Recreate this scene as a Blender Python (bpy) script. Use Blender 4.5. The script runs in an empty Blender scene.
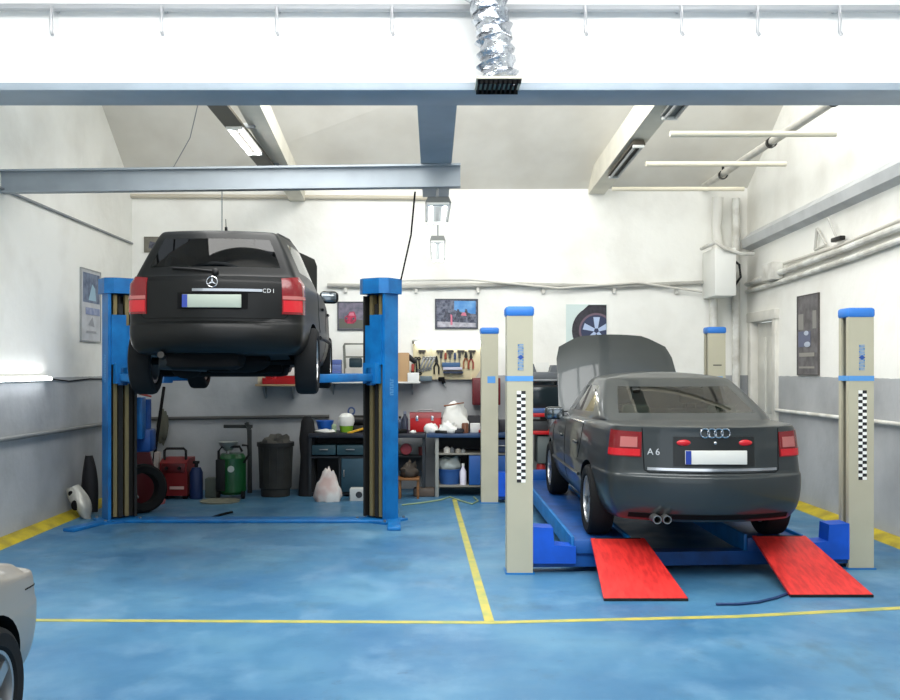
import bpy, bmesh, math, random
from math import sin, cos, pi, radians as R
from mathutils import Vector as V, Matrix as Mx
from mathutils.bvhtree import BVHTree
random.seed(7)
scene = bpy.context.scene
COL = scene.collection

# ------------------------------------------------------------------ view: eye height and lens of the photograph
F, HX, HY, EYE = 950.0, 433.0, 368.0, 1.8
def P(px, py, d):            # point at distance d seen at pixel px,py
    return V(((px-HX)*d/F, d, EYE-(py-HY)*d/F))
def X(px, d): return (px-HX)*d/F
def Z(py, d): return EYE-(py-HY)*d/F
XL, XR = -4.42, 4.78
def WY(x): return 13.95+.0543*(x-XL)      # face of the back wall
WANG = math.atan(.0543)

# ------------------------------------------------------------------ materials
def lin(c):
    out = []
    for v in c:
        v /= 255.0
        out.append(v/12.92 if v <= .04045 else ((v+.055)/1.055)**2.4)
    return (*out, 1)
_m = {}
def mat(name, col, rough=.5, metal=0, coat=0, var=.0, scale=6, bump=0, col2=None, spec=.4, emit=0, detail=4, stretch=None, coatr=.05):
    if name in _m: return _m[name]
    m = bpy.data.materials.new(name); m.use_nodes = True
    nt = m.node_tree; b = nt.nodes['Principled BSDF']
    b.inputs['Base Color'].default_value = lin(col)
    b.inputs['Roughness'].default_value = rough
    b.inputs['Metallic'].default_value = metal
    b.inputs['Coat Weight'].default_value = coat
    b.inputs['Coat Roughness'].default_value = coatr
    b.inputs['Specular IOR Level'].default_value = spec
    if emit:
        b.inputs['Emission Color'].default_value = lin(col); b.inputs['Emission Strength'].default_value = emit
    if var or bump:
        tc = nt.nodes.new('ShaderNodeTexCoord'); mp = nt.nodes.new('ShaderNodeMapping')
        nt.links.new(tc.outputs['Object'], mp.inputs['Vector'])
        if stretch: mp.inputs['Scale'].default_value = stretch
        n = nt.nodes.new('ShaderNodeTexNoise'); n.inputs['Scale'].default_value = scale; n.inputs['Detail'].default_value = detail
        nt.links.new(mp.outputs[0], n.inputs['Vector'])
        if var:
            r = nt.nodes.new('ShaderNodeValToRGB')
            c1 = lin(col); c2 = lin(col2) if col2 else tuple(v*(1-var) for v in c1[:3])+(1,)
            r.color_ramp.elements[0].color = c2; r.color_ramp.elements[1].color = c1
            r.color_ramp.elements[0].position = .35; r.color_ramp.elements[1].position = .62
            nt.links.new(n.outputs['Fac'], r.inputs[0]); nt.links.new(r.outputs[0], b.inputs['Base Color'])
        if bump:
            bp = nt.nodes.new('ShaderNodeBump'); bp.inputs['Strength'].default_value = bump; bp.inputs['Distance'].default_value = .02
            nt.links.new(n.outputs['Fac'], bp.inputs['Height']); nt.links.new(bp.outputs[0], b.inputs['Normal'])
    _m[name] = m
    return m
def glass(name, tint, tr=.5, rough=.02, ior=1.55):
    if name in _m: return _m[name]
    m = bpy.data.materials.new(name); m.use_nodes = True
    nt = m.node_tree; nt.nodes.clear()
    o = nt.nodes.new('ShaderNodeOutputMaterial'); t = nt.nodes.new('ShaderNodeBsdfTransparent'); g = nt.nodes.new('ShaderNodeBsdfGlossy')
    t.inputs[0].default_value = (*[v*tr for v in lin(tint)[:3]], 1)
    g.inputs['Roughness'].default_value = rough; g.inputs[0].default_value = (1, 1, 1, 1)
    fr = nt.nodes.new('ShaderNodeFresnel'); fr.inputs['IOR'].default_value = ior
    mx = nt.nodes.new('ShaderNodeMixShader')
    nt.links.new(fr.outputs[0], mx.inputs[0]); nt.links.new(t.outputs[0], mx.inputs[1]); nt.links.new(g.outputs[0], mx.inputs[2])
    nt.links.new(mx.outputs[0], o.inputs[0])
    _m[name] = m
    return m
def paint(name, col, rough=.35, metal=.45, coat=.8, spec=.4):
    """car paint outside, dark trim on the inner side of the sheet metal"""
    if name in _m: return _m[name]
    m = mat(name, col, rough, metal, coat, spec=spec)
    nt = m.node_tree; b = nt.nodes['Principled BSDF']; out = nt.nodes['Material Output']
    d = nt.nodes.new('ShaderNodeBsdfDiffuse'); d.inputs[0].default_value = lin((40, 40, 40))
    g = nt.nodes.new('ShaderNodeNewGeometry'); mx = nt.nodes.new('ShaderNodeMixShader')
    nt.links.new(g.outputs['Backfacing'], mx.inputs[0]); nt.links.new(b.outputs[0], mx.inputs[1]); nt.links.new(d.outputs[0], mx.inputs[2])
    nt.links.new(mx.outputs[0], out.inputs[0])
    return m

# ------------------------------------------------------------------ mesh builder
class MB:
    def __init__(s): s.bm = bmesh.new()
    def _t(s, vs, M):
        for v in vs: v.co = M @ v.co
    def box(s, c, size, rz=0, rx=0, ry=0, bev=0, seg=2):
        M = Mx.Translation(V(c)) @ Mx.Rotation(rz, 4, 'Z') @ Mx.Rotation(rx, 4, 'X') @ Mx.Rotation(ry, 4, 'Y') @ Mx.Diagonal((*size, 1))
        r = bmesh.ops.create_cube(s.bm, size=1, matrix=M)
        if bev:
            es = list({e for v in r['verts'] for e in v.link_edges})
            bmesh.ops.bevel(s.bm, geom=es, offset=min(bev, min(size)*.45), segments=seg, affect='EDGES', profile=.5)
        return s
    def bx(s, x0, x1, y0, y1, z0, z1, bev=0, rz=0):
        return s.box(((x0+x1)/2, (y0+y1)/2, (z0+z1)/2), (abs(x1-x0), abs(y1-y0), abs(z1-z0)), rz=rz, bev=bev)
    def cyl(s, p0, p1, r0, r1=None, seg=16):
        p0, p1 = V(p0), V(p1); r1 = r0 if r1 is None else r1
        d = p1-p0; q = d.to_track_quat('Z', 'Y').to_matrix().to_4x4()
        M = Mx.Translation((p0+p1)/2) @ q
        bmesh.ops.create_cone(s.bm, cap_ends=True, segments=seg, radius1=max(r0, 1e-4), radius2=max(r1, 1e-4), depth=d.length, matrix=M)
        return s
    def ball(s, c, r, sc=(1, 1, 1), seg=16, rz=0, rx=0):
        M = Mx.Translation(V(c)) @ Mx.Rotation(rz, 4, 'Z') @ Mx.Rotation(rx, 4, 'X') @ Mx.Diagonal((*sc, 1))
        bmesh.ops.create_uvsphere(s.bm, u_segments=seg, v_segments=max(6, seg//2), radius=r, matrix=M)
        return s
    def tube(s, pts, r, seg=8, closed=False):
        pts = [V(p) for p in pts]; n = len(pts); rings = []
        up = V((.13, .21, 1)).normalized()
        for i, p in enumerate(pts):
            if closed: t = pts[(i+1) % n]-pts[i-1]
            else: t = pts[min(i+1, n-1)]-pts[max(i-1, 0)]
            t.normalize()
            a = t.cross(up)
            if a.length < 1e-3: a = t.cross(V((1, 0, 0)))
            a.normalize(); b = a.cross(t)
            rr = r[i] if isinstance(r, (list, tuple)) else r
            rings.append([s.bm.verts.new(p+a*(cos(2*pi*k/seg)*rr)+b*(sin(2*pi*k/seg)*rr)) for k in range(seg)])
        for i in range(n if closed else n-1):
            A, B = rings[i], rings[(i+1) % n]
            for k in range(seg): s.bm.faces.new((A[k], A[(k+1) % seg], B[(k+1) % seg], B[k]))
        if not closed:
            s.bm.faces.new(rings[0][::-1]); s.bm.faces.new(rings[-1])
        return s
    def lathe(s, prof, o=(0, 0, 0), axis='z', seg=24, M=None):
        """prof: (radius, height) pairs, turned round the axis"""
        if M is None:
            M = Mx.Translation(V(o))
            if axis == 'x': M = M @ Mx.Rotation(pi/2, 4, 'Y')
            if axis == 'y': M = M @ Mx.Rotation(-pi/2, 4, 'X')
        rings = []
        for r, h in prof:
            if r < 1e-5: rings.append([s.bm.verts.new(M @ V((0, 0, h)))])
            else: rings.append([s.bm.verts.new(M @ V((r*cos(2*pi*k/seg), r*sin(2*pi*k/seg), h))) for k in range(seg)])
        for A, B in zip(rings, rings[1:]):
            for k in range(seg):
                k2 = (k+1) % seg
                if len(A) == 1 and len(B) == 1: continue
                if len(A) == 1: s.bm.faces.new((A[0], B[k2], B[k]))
                elif len(B) == 1: s.bm.faces.new((A[k], A[k2], B[0]))
                else: s.bm.faces.new((A[k], A[k2], B[k2], B[k]))
        for Q in (rings[0], rings[-1]):
            if len(Q) > 2 and prof[0] != prof[-1]: s.bm.faces.new(Q)
        return s
    def prism(s, pts, axis, a0, a1, M=None):
        """closed 2-D outline pushed along an axis: x:(y,z) y:(x,z) z:(x,y)"""
        def mk(p, a):
            v = V((a, p[0], p[1])) if axis == 'x' else V((p[0], a, p[1])) if axis == 'y' else V((p[0], p[1], a))
            return s.bm.verts.new(M @ v if M else v)
        A = [mk(p, a0) for p in pts]; B = [mk(p, a1) for p in pts]; n = len(pts)
        for k in range(n): s.bm.faces.new((A[k], A[(k+1) % n], B[(k+1) % n], B[k]))
        s.bm.faces.new(A[::-1]); s.bm.faces.new(B)
        return s
    def sheet(s, grid, th, dirv=None):
        """grid of points given a thickness along dirv (closed)"""
        nu, nv = len(grid), len(grid[0])
        A = [[s.bm.verts.new(V(p)) for p in row] for row in grid]
        dv = V(dirv) if dirv is not None else V((0, 0, -1))
        B = [[s.bm.verts.new(V(p)+dv*th) for p in row] for row in grid]
        for i in range(nu-1):
            for j in range(nv-1):
                s.bm.faces.new((A[i][j], A[i+1][j], A[i+1][j+1], A[i][j+1])); s.bm.faces.new((B[i][j], B[i][j+1], B[i+1][j+1], B[i+1][j]))
        for i in range(nu-1):
            s.bm.faces.new((A[i][0], B[i][0], B[i+1][0], A[i+1][0])); s.bm.faces.new((A[i][-1], A[i+1][-1], B[i+1][-1], B[i][-1]))
        for j in range(nv-1):
            s.bm.faces.new((A[0][j], A[0][j+1], B[0][j+1], B[0][j])); s.bm.faces.new((A[-1][j], B[-1][j], B[-1][j+1], A[-1][j+1]))
        return s
    def mesh(s, me, M):
        t = bmesh.new(); t.from_mesh(me); bmesh.ops.transform(t, matrix=M, verts=t.verts)
        tmp = bpy.data.meshes.new('t'); t.to_mesh(tmp); t.free(); s.bm.from_mesh(tmp); bpy.data.meshes.remove(tmp)
        return s
    def build(s, name, m, parent=None, smooth=None, recalc=True):
        bm = s.bm
        if recalc: bmesh.ops.recalc_face_normals(bm, faces=bm.faces)
        me = bpy.data.meshes.new(name)
        o = bpy.data.objects.new(name, me); COL.objects.link(o)
        off = V((0, 0, 0))
        if parent is not None:
            q = parent
            while q: off += q.location; q = q.parent
            o.parent = parent
        else:
            xs = [v.co for v in bm.verts]
            lo = V([min(c[i] for c in xs) for i in range(3)]); hi = V([max(c[i] for c in xs) for i in range(3)])
            off = V(((lo.x+hi.x)/2, (lo.y+hi.y)/2, lo.z)); o.location = off
        for v in bm.verts: v.co -= off
        bm.to_mesh(me); bm.free()
        me.materials.append(m)
        if smooth is not False:
            for p in me.polygons: p.use_smooth = True
            me.set_sharp_from_angle(angle=R(32 if smooth is None else smooth))
        return o

def tag(o, label, cat, group=None, kind=None):
    o['label'] = label; o['category'] = cat
    if group: o['group'] = group
    if kind: o['kind'] = kind
    return o
def thing(name, label, cat, loc=(0, 0, 0), group=None):
    o = bpy.data.objects.new(name, None); COL.objects.link(o); o.location = loc
    o.empty_display_size = .1
    return tag(o, label, cat, group)
def struct(name, mb, m, label, cat, parent=None, smooth=None):
    o = mb.build(name, m, parent, smooth)
    if parent is None: tag(o, label, cat, kind='structure')
    return o
def text_mesh(s, size, ext=.002):
    c = bpy.data.curves.new('t', 'FONT'); c.body = s; c.size = size; c.extrude = ext; c.align_x = 'CENTER'; c.align_y = 'CENTER'
    o = bpy.data.objects.new('t', c); COL.objects.link(o)
    dg = bpy.context.evaluated_depsgraph_get(); dg.update()
    me = bpy.data.meshes.new_from_object(o.evaluated_get(dg))
    bpy.data.objects.remove(o); bpy.data.curves.remove(c)
    return me
RXZ = Mx.Rotation(pi/2, 4, 'X')      # stands lettering up facing -y

# ------------------------------------------------------------------ common materials
blue_lift = mat('blue_lift_paint', (18, 112, 178), .42, var=.15, scale=5, col2=(14, 94, 156))
blue_deep = mat('deep_blue_lift_paint', (24, 80, 150), .42, var=.25, scale=4, col2=(20, 58, 112))
blue_cap = mat('blue_cap_plastic', (48, 116, 196), .45)
beige = mat('beige_post_paint', (178, 174, 152), .5, var=.06, scale=3)
red_ramp = mat('red_ramp_paint', (214, 48, 44), .5, var=.16, scale=7, col2=(180, 34, 34), stretch=(4, 1, 1))
rubber = mat('tyre_rubber', (22, 23, 24), .8, bump=.05, scale=40, spec=.2)
black = mat('black_plastic', (17, 17, 18), .5, spec=.3)
blackm = mat('matt_black', (12, 12, 13), .85, spec=.15)
darkmetal = mat('oily_dark_steel', (46, 45, 43), .45, .5, var=.4, scale=9)
steel = mat('bare_steel', (150, 150, 148), .35, .85)
greypaint = mat('grey_paint', (140, 144, 146), .5, var=.1)
chrome = mat('chrome', (205, 206, 208), .14, 1)
alloy = mat('alloy_wheel', (165, 166, 166), .3, .8)
white = mat('white_plastic', (228, 228, 222), .5)
whitepaint = mat('white_pipe_paint', (226, 225, 218), .5, var=.12, scale=4, col2=(190, 186, 176))
redl = mat('red_lens', (112, 14, 20), .25, coat=.3)
redlit = mat('bright_red_lens', (186, 22, 32), .25, coat=.3)
pinkl = mat('clear_lens', (168, 96, 92), .25, coat=.3)
plate_m = mat('plate_white', (206, 205, 198), .5)
plate_g = mat('plate_pale', (158, 168, 156), .5)
euro = mat('plate_blue', (34, 58, 140), .45)
red_p = mat('red_enamel', (176, 26, 30), .4)
# ------------------------------------------------------------------ cars
def itp(tab, y):
    if not isinstance(tab, (list, tuple)): return tab
    if y <= tab[0][0]: return tab[0][1]
    for (a, p), (b, q) in zip(tab, tab[1:]):
        if y <= b: return p+(q-p)*(y-a)/(b-a)
    return tab[-1][1]
def sm(t): t = max(0, min(1, t)); return t*t*(3-2*t)
FX = [0, .45, .84]
def ring(L, TS):
    yr, yf, w = L['yr'], L['yf'], L['w']; wr, wf = L.get('wr', .93), L.get('wf', .945); rr, rf = L.get('rr', .2), L.get('rf', .35)
    pw = L.get('pw', 2.2)
    def pt(x, y): return V((x, y, itp(L['z'], y)))
    half = [pt(f*w*wr, yr+rr*f**pw) for f in FX] + [pt(w*wr, yr+rr)]
    y0, y1 = yr+rr, yf-rf
    for t in TS:
        k = (wr+(1-wr)*sm(t/.28))*(wf+(1-wf)*sm((1-t)/.35))
        half.append(pt(w*k, y0+t*(y1-y0)))
    half += [pt(w*wf, y1)] + [pt(f*w*wf, yf-rf*f**pw) for f in FX[::-1]]
    left = [V((-p.x, p.y, p.z)) for p in half[1:-1]][::-1]
    return half+left
def car_shell(levels, TS, marks, creases, arches, crown, arch_r, wx, z_axle):
    """returns mesh of the whole shell; material index: 0 paint 1 rear glass 2 side glass 3 windscreen 4 bonnet opening 5 wheel wells 6 black pillar"""
    n = len(TS); bm = bmesh.new(); bm.faces.layers.int.verify()
    rings = [[bm.verts.new(p) for p in ring(L, TS)] for L in levels]
    N = len(rings[0]); cl = bm.edges.layers.float.new('crease_edge')
    for k in range(len(levels)-1):
        A, B = rings[k], rings[k+1]
        for j in range(N):
            j2 = (j+1) % N
            f = bm.faces.new((A[j], A[j2], B[j2], B[j]))
            js = j if j < N/2 else N-1-j         # mirrored segment number
            up = levels[k].get('up')
            if up == 'glass':
                if js <= 1: f.material_index = 1
                elif js >= 5+n: f.material_index = 3
                else: f.material_index = marks.get(js-4, 0)
            elif up == 'deck' and js >= 5+n: f.material_index = 4
    def cap(rg, dz):
        right = rg[3:5+n]                                     # RR .. FR
        leftr = [rg[(N-3)-i] for i in range(n+2)]             # RL .. FL
        cols = (-FX[2], -FX[1], 0, FX[1], FX[2])
        rear = [rg[N-2], rg[N-1], rg[0], rg[1], rg[2]]
        fr = [rg[(7+n)+i] for i in (2, 1, 0, -1, -2)]
        rows = []
        for r in range(n+2):
            if r == 0: mid = rear
            elif r == n+1: mid = fr
            else:
                t = TS[r-1]; mid = []
                for c, f in enumerate(cols):
                    y = rear[c].co.y*(1-t)+fr[c].co.y*t
                    mid.append(bm.verts.new((f*right[r].co.x, y, right[r].co.z+dz*(1-f*f)*min(1, 4*t*(1-t)+.35))))
            rows.append([leftr[r]]+mid+[right[r]])
        for a, b in zip(rows, rows[1:]):
            for c in range(6): bm.faces.new((a[c], a[c+1], b[c+1], b[c]))
    cap(rings[-1], crown); cap(rings[0], 0)
    for k, val in creases:
        for j in range(N):
            e = bm.edges.get((rings[k][j], rings[k][(j+1) % N]))
            if e: e[cl] = val
    bmesh.ops.recalc_face_normals(bm, faces=bm.faces)
    me = bpy.data.meshes.new('shell'); bm.to_mesh(me); bm.free()
    for i in range(7): me.materials.append(blackm)
    o = bpy.data.objects.new('shell', me); COL.objects.link(o)
    s = o.modifiers.new('s', 'SUBSURF'); s.levels = 2; s.render_levels = 2
    cut = []
    for y in arches:
        for sx in (-1, 1):
            c = bmesh.new()
            M = Mx.Translation((sx*(wx+.40-.26), y, z_axle)) @ Mx.Rotation(pi/2, 4, 'Y')
            bmesh.ops.create_cone(c, cap_ends=True, segments=40, radius1=arch_r, radius2=arch_r, depth=.8, matrix=M)
            for f in c.faces: f.material_index = 5
            bmesh.ops.recalc_face_normals(c, faces=c.faces)
            m2 = bpy.data.meshes.new('c'); c.to_mesh(m2); c.free()
            for i in range(7): m2.materials.append(blackm)
            co = bpy.data.objects.new('c', m2); COL.objects.link(co); cut.append(co)
            b = o.modifiers.new('b', 'BOOLEAN'); b.object = co; b.operation = 'DIFFERENCE'; b.solver = 'EXACT'
            try: b.material_mode = 'INDEX'
            except Exception: pass
    dg = bpy.context.evaluated_depsgraph_get(); dg.update()
    res = bpy.data.meshes.new_from_object(o.evaluated_get(dg))
    for q in [o]+cut:
        d = q.data; bpy.data.objects.remove(q); bpy.data.meshes.remove(d)
    return res
def pick(me, idx):
    """faces of the shell with the given material numbers, as separate connected bmeshes"""
    bm = bmesh.new(); bm.from_mesh(me)
    bmesh.ops.delete(bm, geom=[f for f in bm.faces if f.material_index not in idx], context='FACES')
    return bm
def islands(bm):
    out = []; left = set(bm.faces)
    while left:
        st = [left.pop()]; grp = [st[0]]
        while st:
            f = st.pop()
            for e in f.edges:
                for g in e.link_faces:
                    if g in left: left.discard(g); st.append(g); grp.append(g)
        out.append(grp)
    res = []
    for grp in out:
        b = bmesh.new(); mp = {}
        for f in grp:
            for v in f.verts:
                if v not in mp: mp[v] = b.verts.new(v.co)
            b.faces.new([mp[v] for v in f.verts])
        res.append(b)
    bm.free()
    return res
def frombm(bm, name, m, parent, smooth=True, solid=0):
    for f in bm.faces: f.material_index = 0
    mb = MB(); mb.bm.free(); mb.bm = bm
    if solid:
        bmesh.ops.recalc_face_normals(bm, faces=bm.faces)
        bmesh.ops.solidify(bm, geom=bm.faces[:], thickness=solid)
    o = mb.build(name, m, parent, smooth=40 if smooth else False, recalc=bool(solid))
    return o
class Skin:
    def __init__(s, me):
        bm = bmesh.new(); bm.from_mesh(me); s.t = BVHTree.FromBMesh(bm); bm.free()
    def hit(s, o, d):
        h = s.t.ray_cast(V(o), V(d).normalized())
        return h[0]
    def rear(s, x, z): return s.hit((x, -5, z), (0, 1, 0)) or V((x, -2.3, z))
    def side(s, sx, y, z): return s.hit((sx*3, y, z), (-sx, 0, 0)) or V((sx*.85, y, z))
    def top(s, x, y): return s.hit((x, y, 4), (0, 0, -1)) or V((x, y, 1))
    def around(s, c, ang, z, sx):
        d = V((sx*sin(ang), -cos(ang), 0))
        return s.hit(V((c[0]*sx, c[1], z))+d*3, -d) or V((c[0]*sx, c[1], z))+d*.4, d
def wrap_patch(sk, c, sx, a0, a1, z0, z1, off=.008, nu=14, nv=6, zf=None, th=.03):
    """a lens lying on the body round a rear corner, from angle a0 (rear) to a1 (side)"""
    G = []; D = []
    for i in range(nu):
        u = i/(nu-1); a = a0+(a1-a0)*u; row = []
        lo, hi = (zf(u) if zf else (z0, z1))
        for j in range(nv):
            p, d = sk.around(c, a, lo+(hi-lo)*j/(nv-1), sx); row.append(p+d*off)
        G.append(row); D.append(d)
    mb = MB(); nu_, nv_ = nu, nv
    A = [[mb.bm.verts.new(p) for p in r] for r in G]
    B = [[mb.bm.verts.new(p-D[i]*th) for p in r] for i, r in enumerate(G)]
    for i in range(nu-1):
        for j in range(nv-1):
            mb.bm.faces.new((A[i][j], A[i+1][j], A[i+1][j+1], A[i][j+1])); mb.bm.faces.new((B[i][j], B[i][j+1], B[i+1][j+1], B[i+1][j]))
    for i in range(nu-1):
        for j in (0, nv-1): mb.bm.faces.new((A[i][j], B[i][j], B[i+1][j], A[i+1][j]))
    for j in range(nv-1):
        for i in (0, nu-1): mb.bm.faces.new((A[i][j], A[i][j+1], B[i][j+1], B[i][j]))
    return mb
def rear_patch(sk, x0, x1, z0, z1, off=.004, th=.02, nu=12, nv=5):
    G = [[sk.rear(x0+(x1-x0)*i/(nu-1), z0+(z1-z0)*j/(nv-1))+V((0, -off, 0)) for j in range(nv)] for i in range(nu)]
    return MB().sheet(G, th, (0, 1, 0))
def along(pts, n=8):
    out = []
    for a, b in zip(pts, pts[1:]):
        for i in range(n): out.append(tuple(p+(q-p)*i/n for p, q in zip(a, b)))
    out.append(pts[-1]); return out
def wheel(root, x, y, z, r, w, style='multi', rim_m=None):
    sx = 1 if x > 0 else -1
    t = MB(); hw = w/2; ri = r*.66
    prof = [(ri, -hw*.8), (ri+.02, -hw*.95), (r*.90, -hw), (r*.97, -hw*.86), (r, -hw*.6), (r, hw*.6), (r*.97, hw*.86), (r*.90, hw), (ri+.02, hw*.95), (ri, hw*.8), (ri, -hw*.8)]
    t.lathe(prof, (x, y, z), 'x', 40)
    for k in (-.45, 0, .45): pass
    o = t.build('wheel', rubber, root)
    m = MB()
    f = sx*hw*.72
    m.lathe([(ri*1.01, -hw*.8), (ri*1.01, hw*.86), (ri*.93, hw*.86), (ri*.86, hw*.2), (ri*.86, -hw*.8), (ri*1.01, -hw*.8)] if sx > 0 else
            [(ri*1.01, hw*.8), (ri*1.01, -hw*.86), (ri*.93, -hw*.86), (ri*.86, -hw*.2), (ri*.86, hw*.8), (ri*1.01, hw*.8)], (x, y, z), 'x', 40)
    ns = {'multi': 9, 'five': 5, 'ten': 10}[style]
    for k in range(ns):
        a = 2*pi*k/ns+.3
        wd = ri*(.17 if ns > 6 else .3)
        M = Mx.Translation((x+f*.9, y, z)) @ Mx.Rotation(a, 4, 'X') @ Mx.Translation((0, 0, ri*.5)) @ Mx.Diagonal((.03, wd, ri*.95, 1))
        bmesh.ops.create_cube(m.bm, size=1, matrix=M)
    m.cyl((x+f*.6, y, z), (x+f*1.08, y, z), ri*.24, ri*.2, 20)
    m.cyl((x-f*.2, y, z), (x+f*.1, y, z), ri*.84, ri*.84, 30)
    m.build('rim', rim_m or alloy, o)
    return o
def seat(root, x, y, z, m, h=.62):
    b = MB(); b.box((x, y, z+.08), (.5, .5, .16), bev=.05); b.box((x, y-.26, z+.16+h/2), (.48, .14, h), rx=R(12), bev=.06); b.build('seat', m, root)
    c = MB(); c.box((x, y-.36, z+.16+h+.13), (.26, .1, .17), bev=.045); c.cyl((x-.05, y-.34, z+h+.1), (x-.05, y-.35, z+h+.3), .008); c.cyl((x+.05, y-.34, z+h+.1), (x+.05, y-.35, z+h+.3), .008)
    c.build('headrest', m, root)
def bonnet(root, m, hinge, length, ang, half, lift=.05, roll=0):
    """raised bonnet: curved panel with a turned edge and inner frame"""
    G = []; nu, nv = 15, 11
    ca, sa = cos(ang), sin(ang)
    G2 = []
    for i in range(nu):
        f = -1+2*i/(nu-1); row = []; row2 = []
        for j in range(nv):
            u = j/(nv-1)
            hw = half*(1-.06*u-.05*max(0, u-.8)*5)
            L = length*(1-.04*f*f-.10*max(0, abs(f)-.62)/.38)
            dn = .045*(1-f*f)+.03*sin(pi*u)-.05*max(0, u-.85)*6*.3
            y = u*L; x = f*hw
            row.append(V((hinge[0]+x, hinge[1]+y*ca-dn*sa, hinge[2]+y*sa+dn*ca)))
        G.append(row)
    mb = MB().sheet(G, .022, (0, sa, -ca))
    o = mb.build('bonnet', m, root, smooth=50)
    b = MB(); 
    def q(f, u, d): return V((hinge[0]+f*half*.9, hinge[1]+u*length*ca+d*sa, hinge[2]+u*length*sa-d*ca))
    for f in (-.8, 0, .8): b.tube([q(f, .06, .03), q(f, .8 if f else .9, .03)], .022)
    b.tube([q(-.8, .1, .03), q(.8, .1, .03)], .022); b.tube([q(-.8, .75, .03), q(.8, .75, .03)], .022)
    b.build('bonnet_frame', blackm, o)
    return o
def letters(root, sk, s, x, z, size, step, m):
    b = MB()
    for k, ch in enumerate(s):
        xx = x+(k-(len(s)-1)/2)*step
        p = sk.rear(xx, z); q = sk.rear(xx+.02, z); th = math.atan2(q.y-p.y, .02)
        b.mesh(text_mesh(ch, size), Mx.Translation((xx, p.y-.004, z)) @ Mx.Rotation(th, 4, 'Z') @ RXZ)
    return b.build('badge_lettering', m, root, smooth=False)
def mirror(root, x, y, z, m):
    sx = 1 if x > 0 else -1
    b = MB(); b.box((x, y, z), (.22, .12, .145), bev=.05, seg=3, rz=sx*R(8)); b.box((x-sx*.13, y+.02, z-.05), (.12, .05, .04), bev=.015)
    o = b.build('mirror', m, root)
    MB().box((x, y-.063, z), (.17, .006, .105), bev=.002, rz=sx*R(8)).build('mirror_glass', mat('mirror_glass', (120, 126, 130), .12, 1), o)
def gaps(root, sk, lines, r=.004):
    for kind, sx, pts in lines:
        q = along(pts, 8)
        if kind == 'side': h = [sk.hit((sx*3, y, z), (-sx, 0, 0)) for y, z in q]
        else: h = [sk.hit((x, -5, z), (0, 1, 0)) for x, z in q]
        h = [p for p in h if p is not None and not (kind == 'side' and abs(p.x) < .55)]
        if len(h) > 2: MB().tube(h, r, 6).build('panel_gap', blackm, root)
def body_parts(root, me, pm, gm_rear, gm_side, gm_front, drop=(4,)):
    body = frombm(pick(me, {0} if 4 in drop else {0, 4}), 'body', pm, root)
    for b in islands(pick(me, {5})): frombm(b, 'wheel_arch', blackm, root)
    for b in islands(pick(me, {6})): frombm(b, 'door_pillar', black, root)
    for b in islands(pick(me, {1})): frombm(b, 'rear_window', gm_rear, root)
    for b in islands(pick(me, {2})): frombm(b, 'side_window', gm_side, root)
    for b in islands(pick(me, {3})): frombm(b, 'windscreen', gm_front, root)
    return body

# ---- estate car on the two-post lift
TSW = (.05, .10, .30, .47, .51, .72, .93)
def lev(yr, yf, w, z, **k): return dict(yr=yr, yf=yf, w=w, z=z, **k)
def estate_levels():
    bz = [(-2.2, 1.0), (-1, .98), (0, .955), (.9, .92), (2.2, .70)]
    up = lambda d: [(y, z+d) for y, z in bz]
    q = dict(wr=.885); FX[2] = .90
    A = [lev(-2.05, 2.05, .66, [(-2.2, .36), (-1.6, .36), (-1, .25)], rr=.22, rf=.3, **q), lev(-2.18, 2.17, .78, [(-2.2, .375), (-1.6, .37), (-1, .27)], rr=.24, rf=.33, **q), lev(-2.25, 2.22, .83, [(-2.2, .42), (-1.6, .42), (-1, .36)], rr=.26, rf=.36, **q),
         lev(-2.275, 2.24, .855, .48, rr=.28, rf=.38, **q), lev(-2.28, 2.24, .862, .56, rr=.28, rf=.38, **q), lev(-2.265, 2.22, .862, .625, rr=.28, rf=.38, **q),
         lev(-2.20, 2.18, .858, .65, rr=.22, rf=.36, **q), lev(-2.20, 2.15, .858, .80, rr=.21, rf=.35, **q),
         lev(-2.19, 2.08, .848, bz, rr=.20, rf=.33, **q), lev(-2.175, 1.98, .822, up(.03), rr=.19, rf=.3, up='deck', **q),
         lev(-2.17, 1.45, .808, up(.045), rr=.18, rf=.22, up='deck', wr=.88),
         lev(-2.165, 1.02, .795, [(-2.2, 1.045), (0, 1.01), (1, 1.0)], rr=.17, rf=.22, wr=.885)]
    lo = lev(-2.15, .98, .785, [(-2.2, 1.065), (0, 1.04), (1, 1.03)], rr=.17, rf=.22, up='glass', wr=.89)
    hi = lev(-1.965, .36, .625, [(-1.9, 1.445), (0, 1.43), (.4, 1.385)], rr=.11, rf=.16, wr=.84)
    A += [lo, hi, lev(-1.93, .28, .595, [(-1.9, 1.466), (0, 1.455), (.4, 1.415)], rr=.11, rf=.15, wr=.83), lev(-1.80, .16, .49, [(-1.9, 1.478), (0, 1.475), (.4, 1.44)], rr=.08, rf=.12, wr=.84)]
    return A
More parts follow.
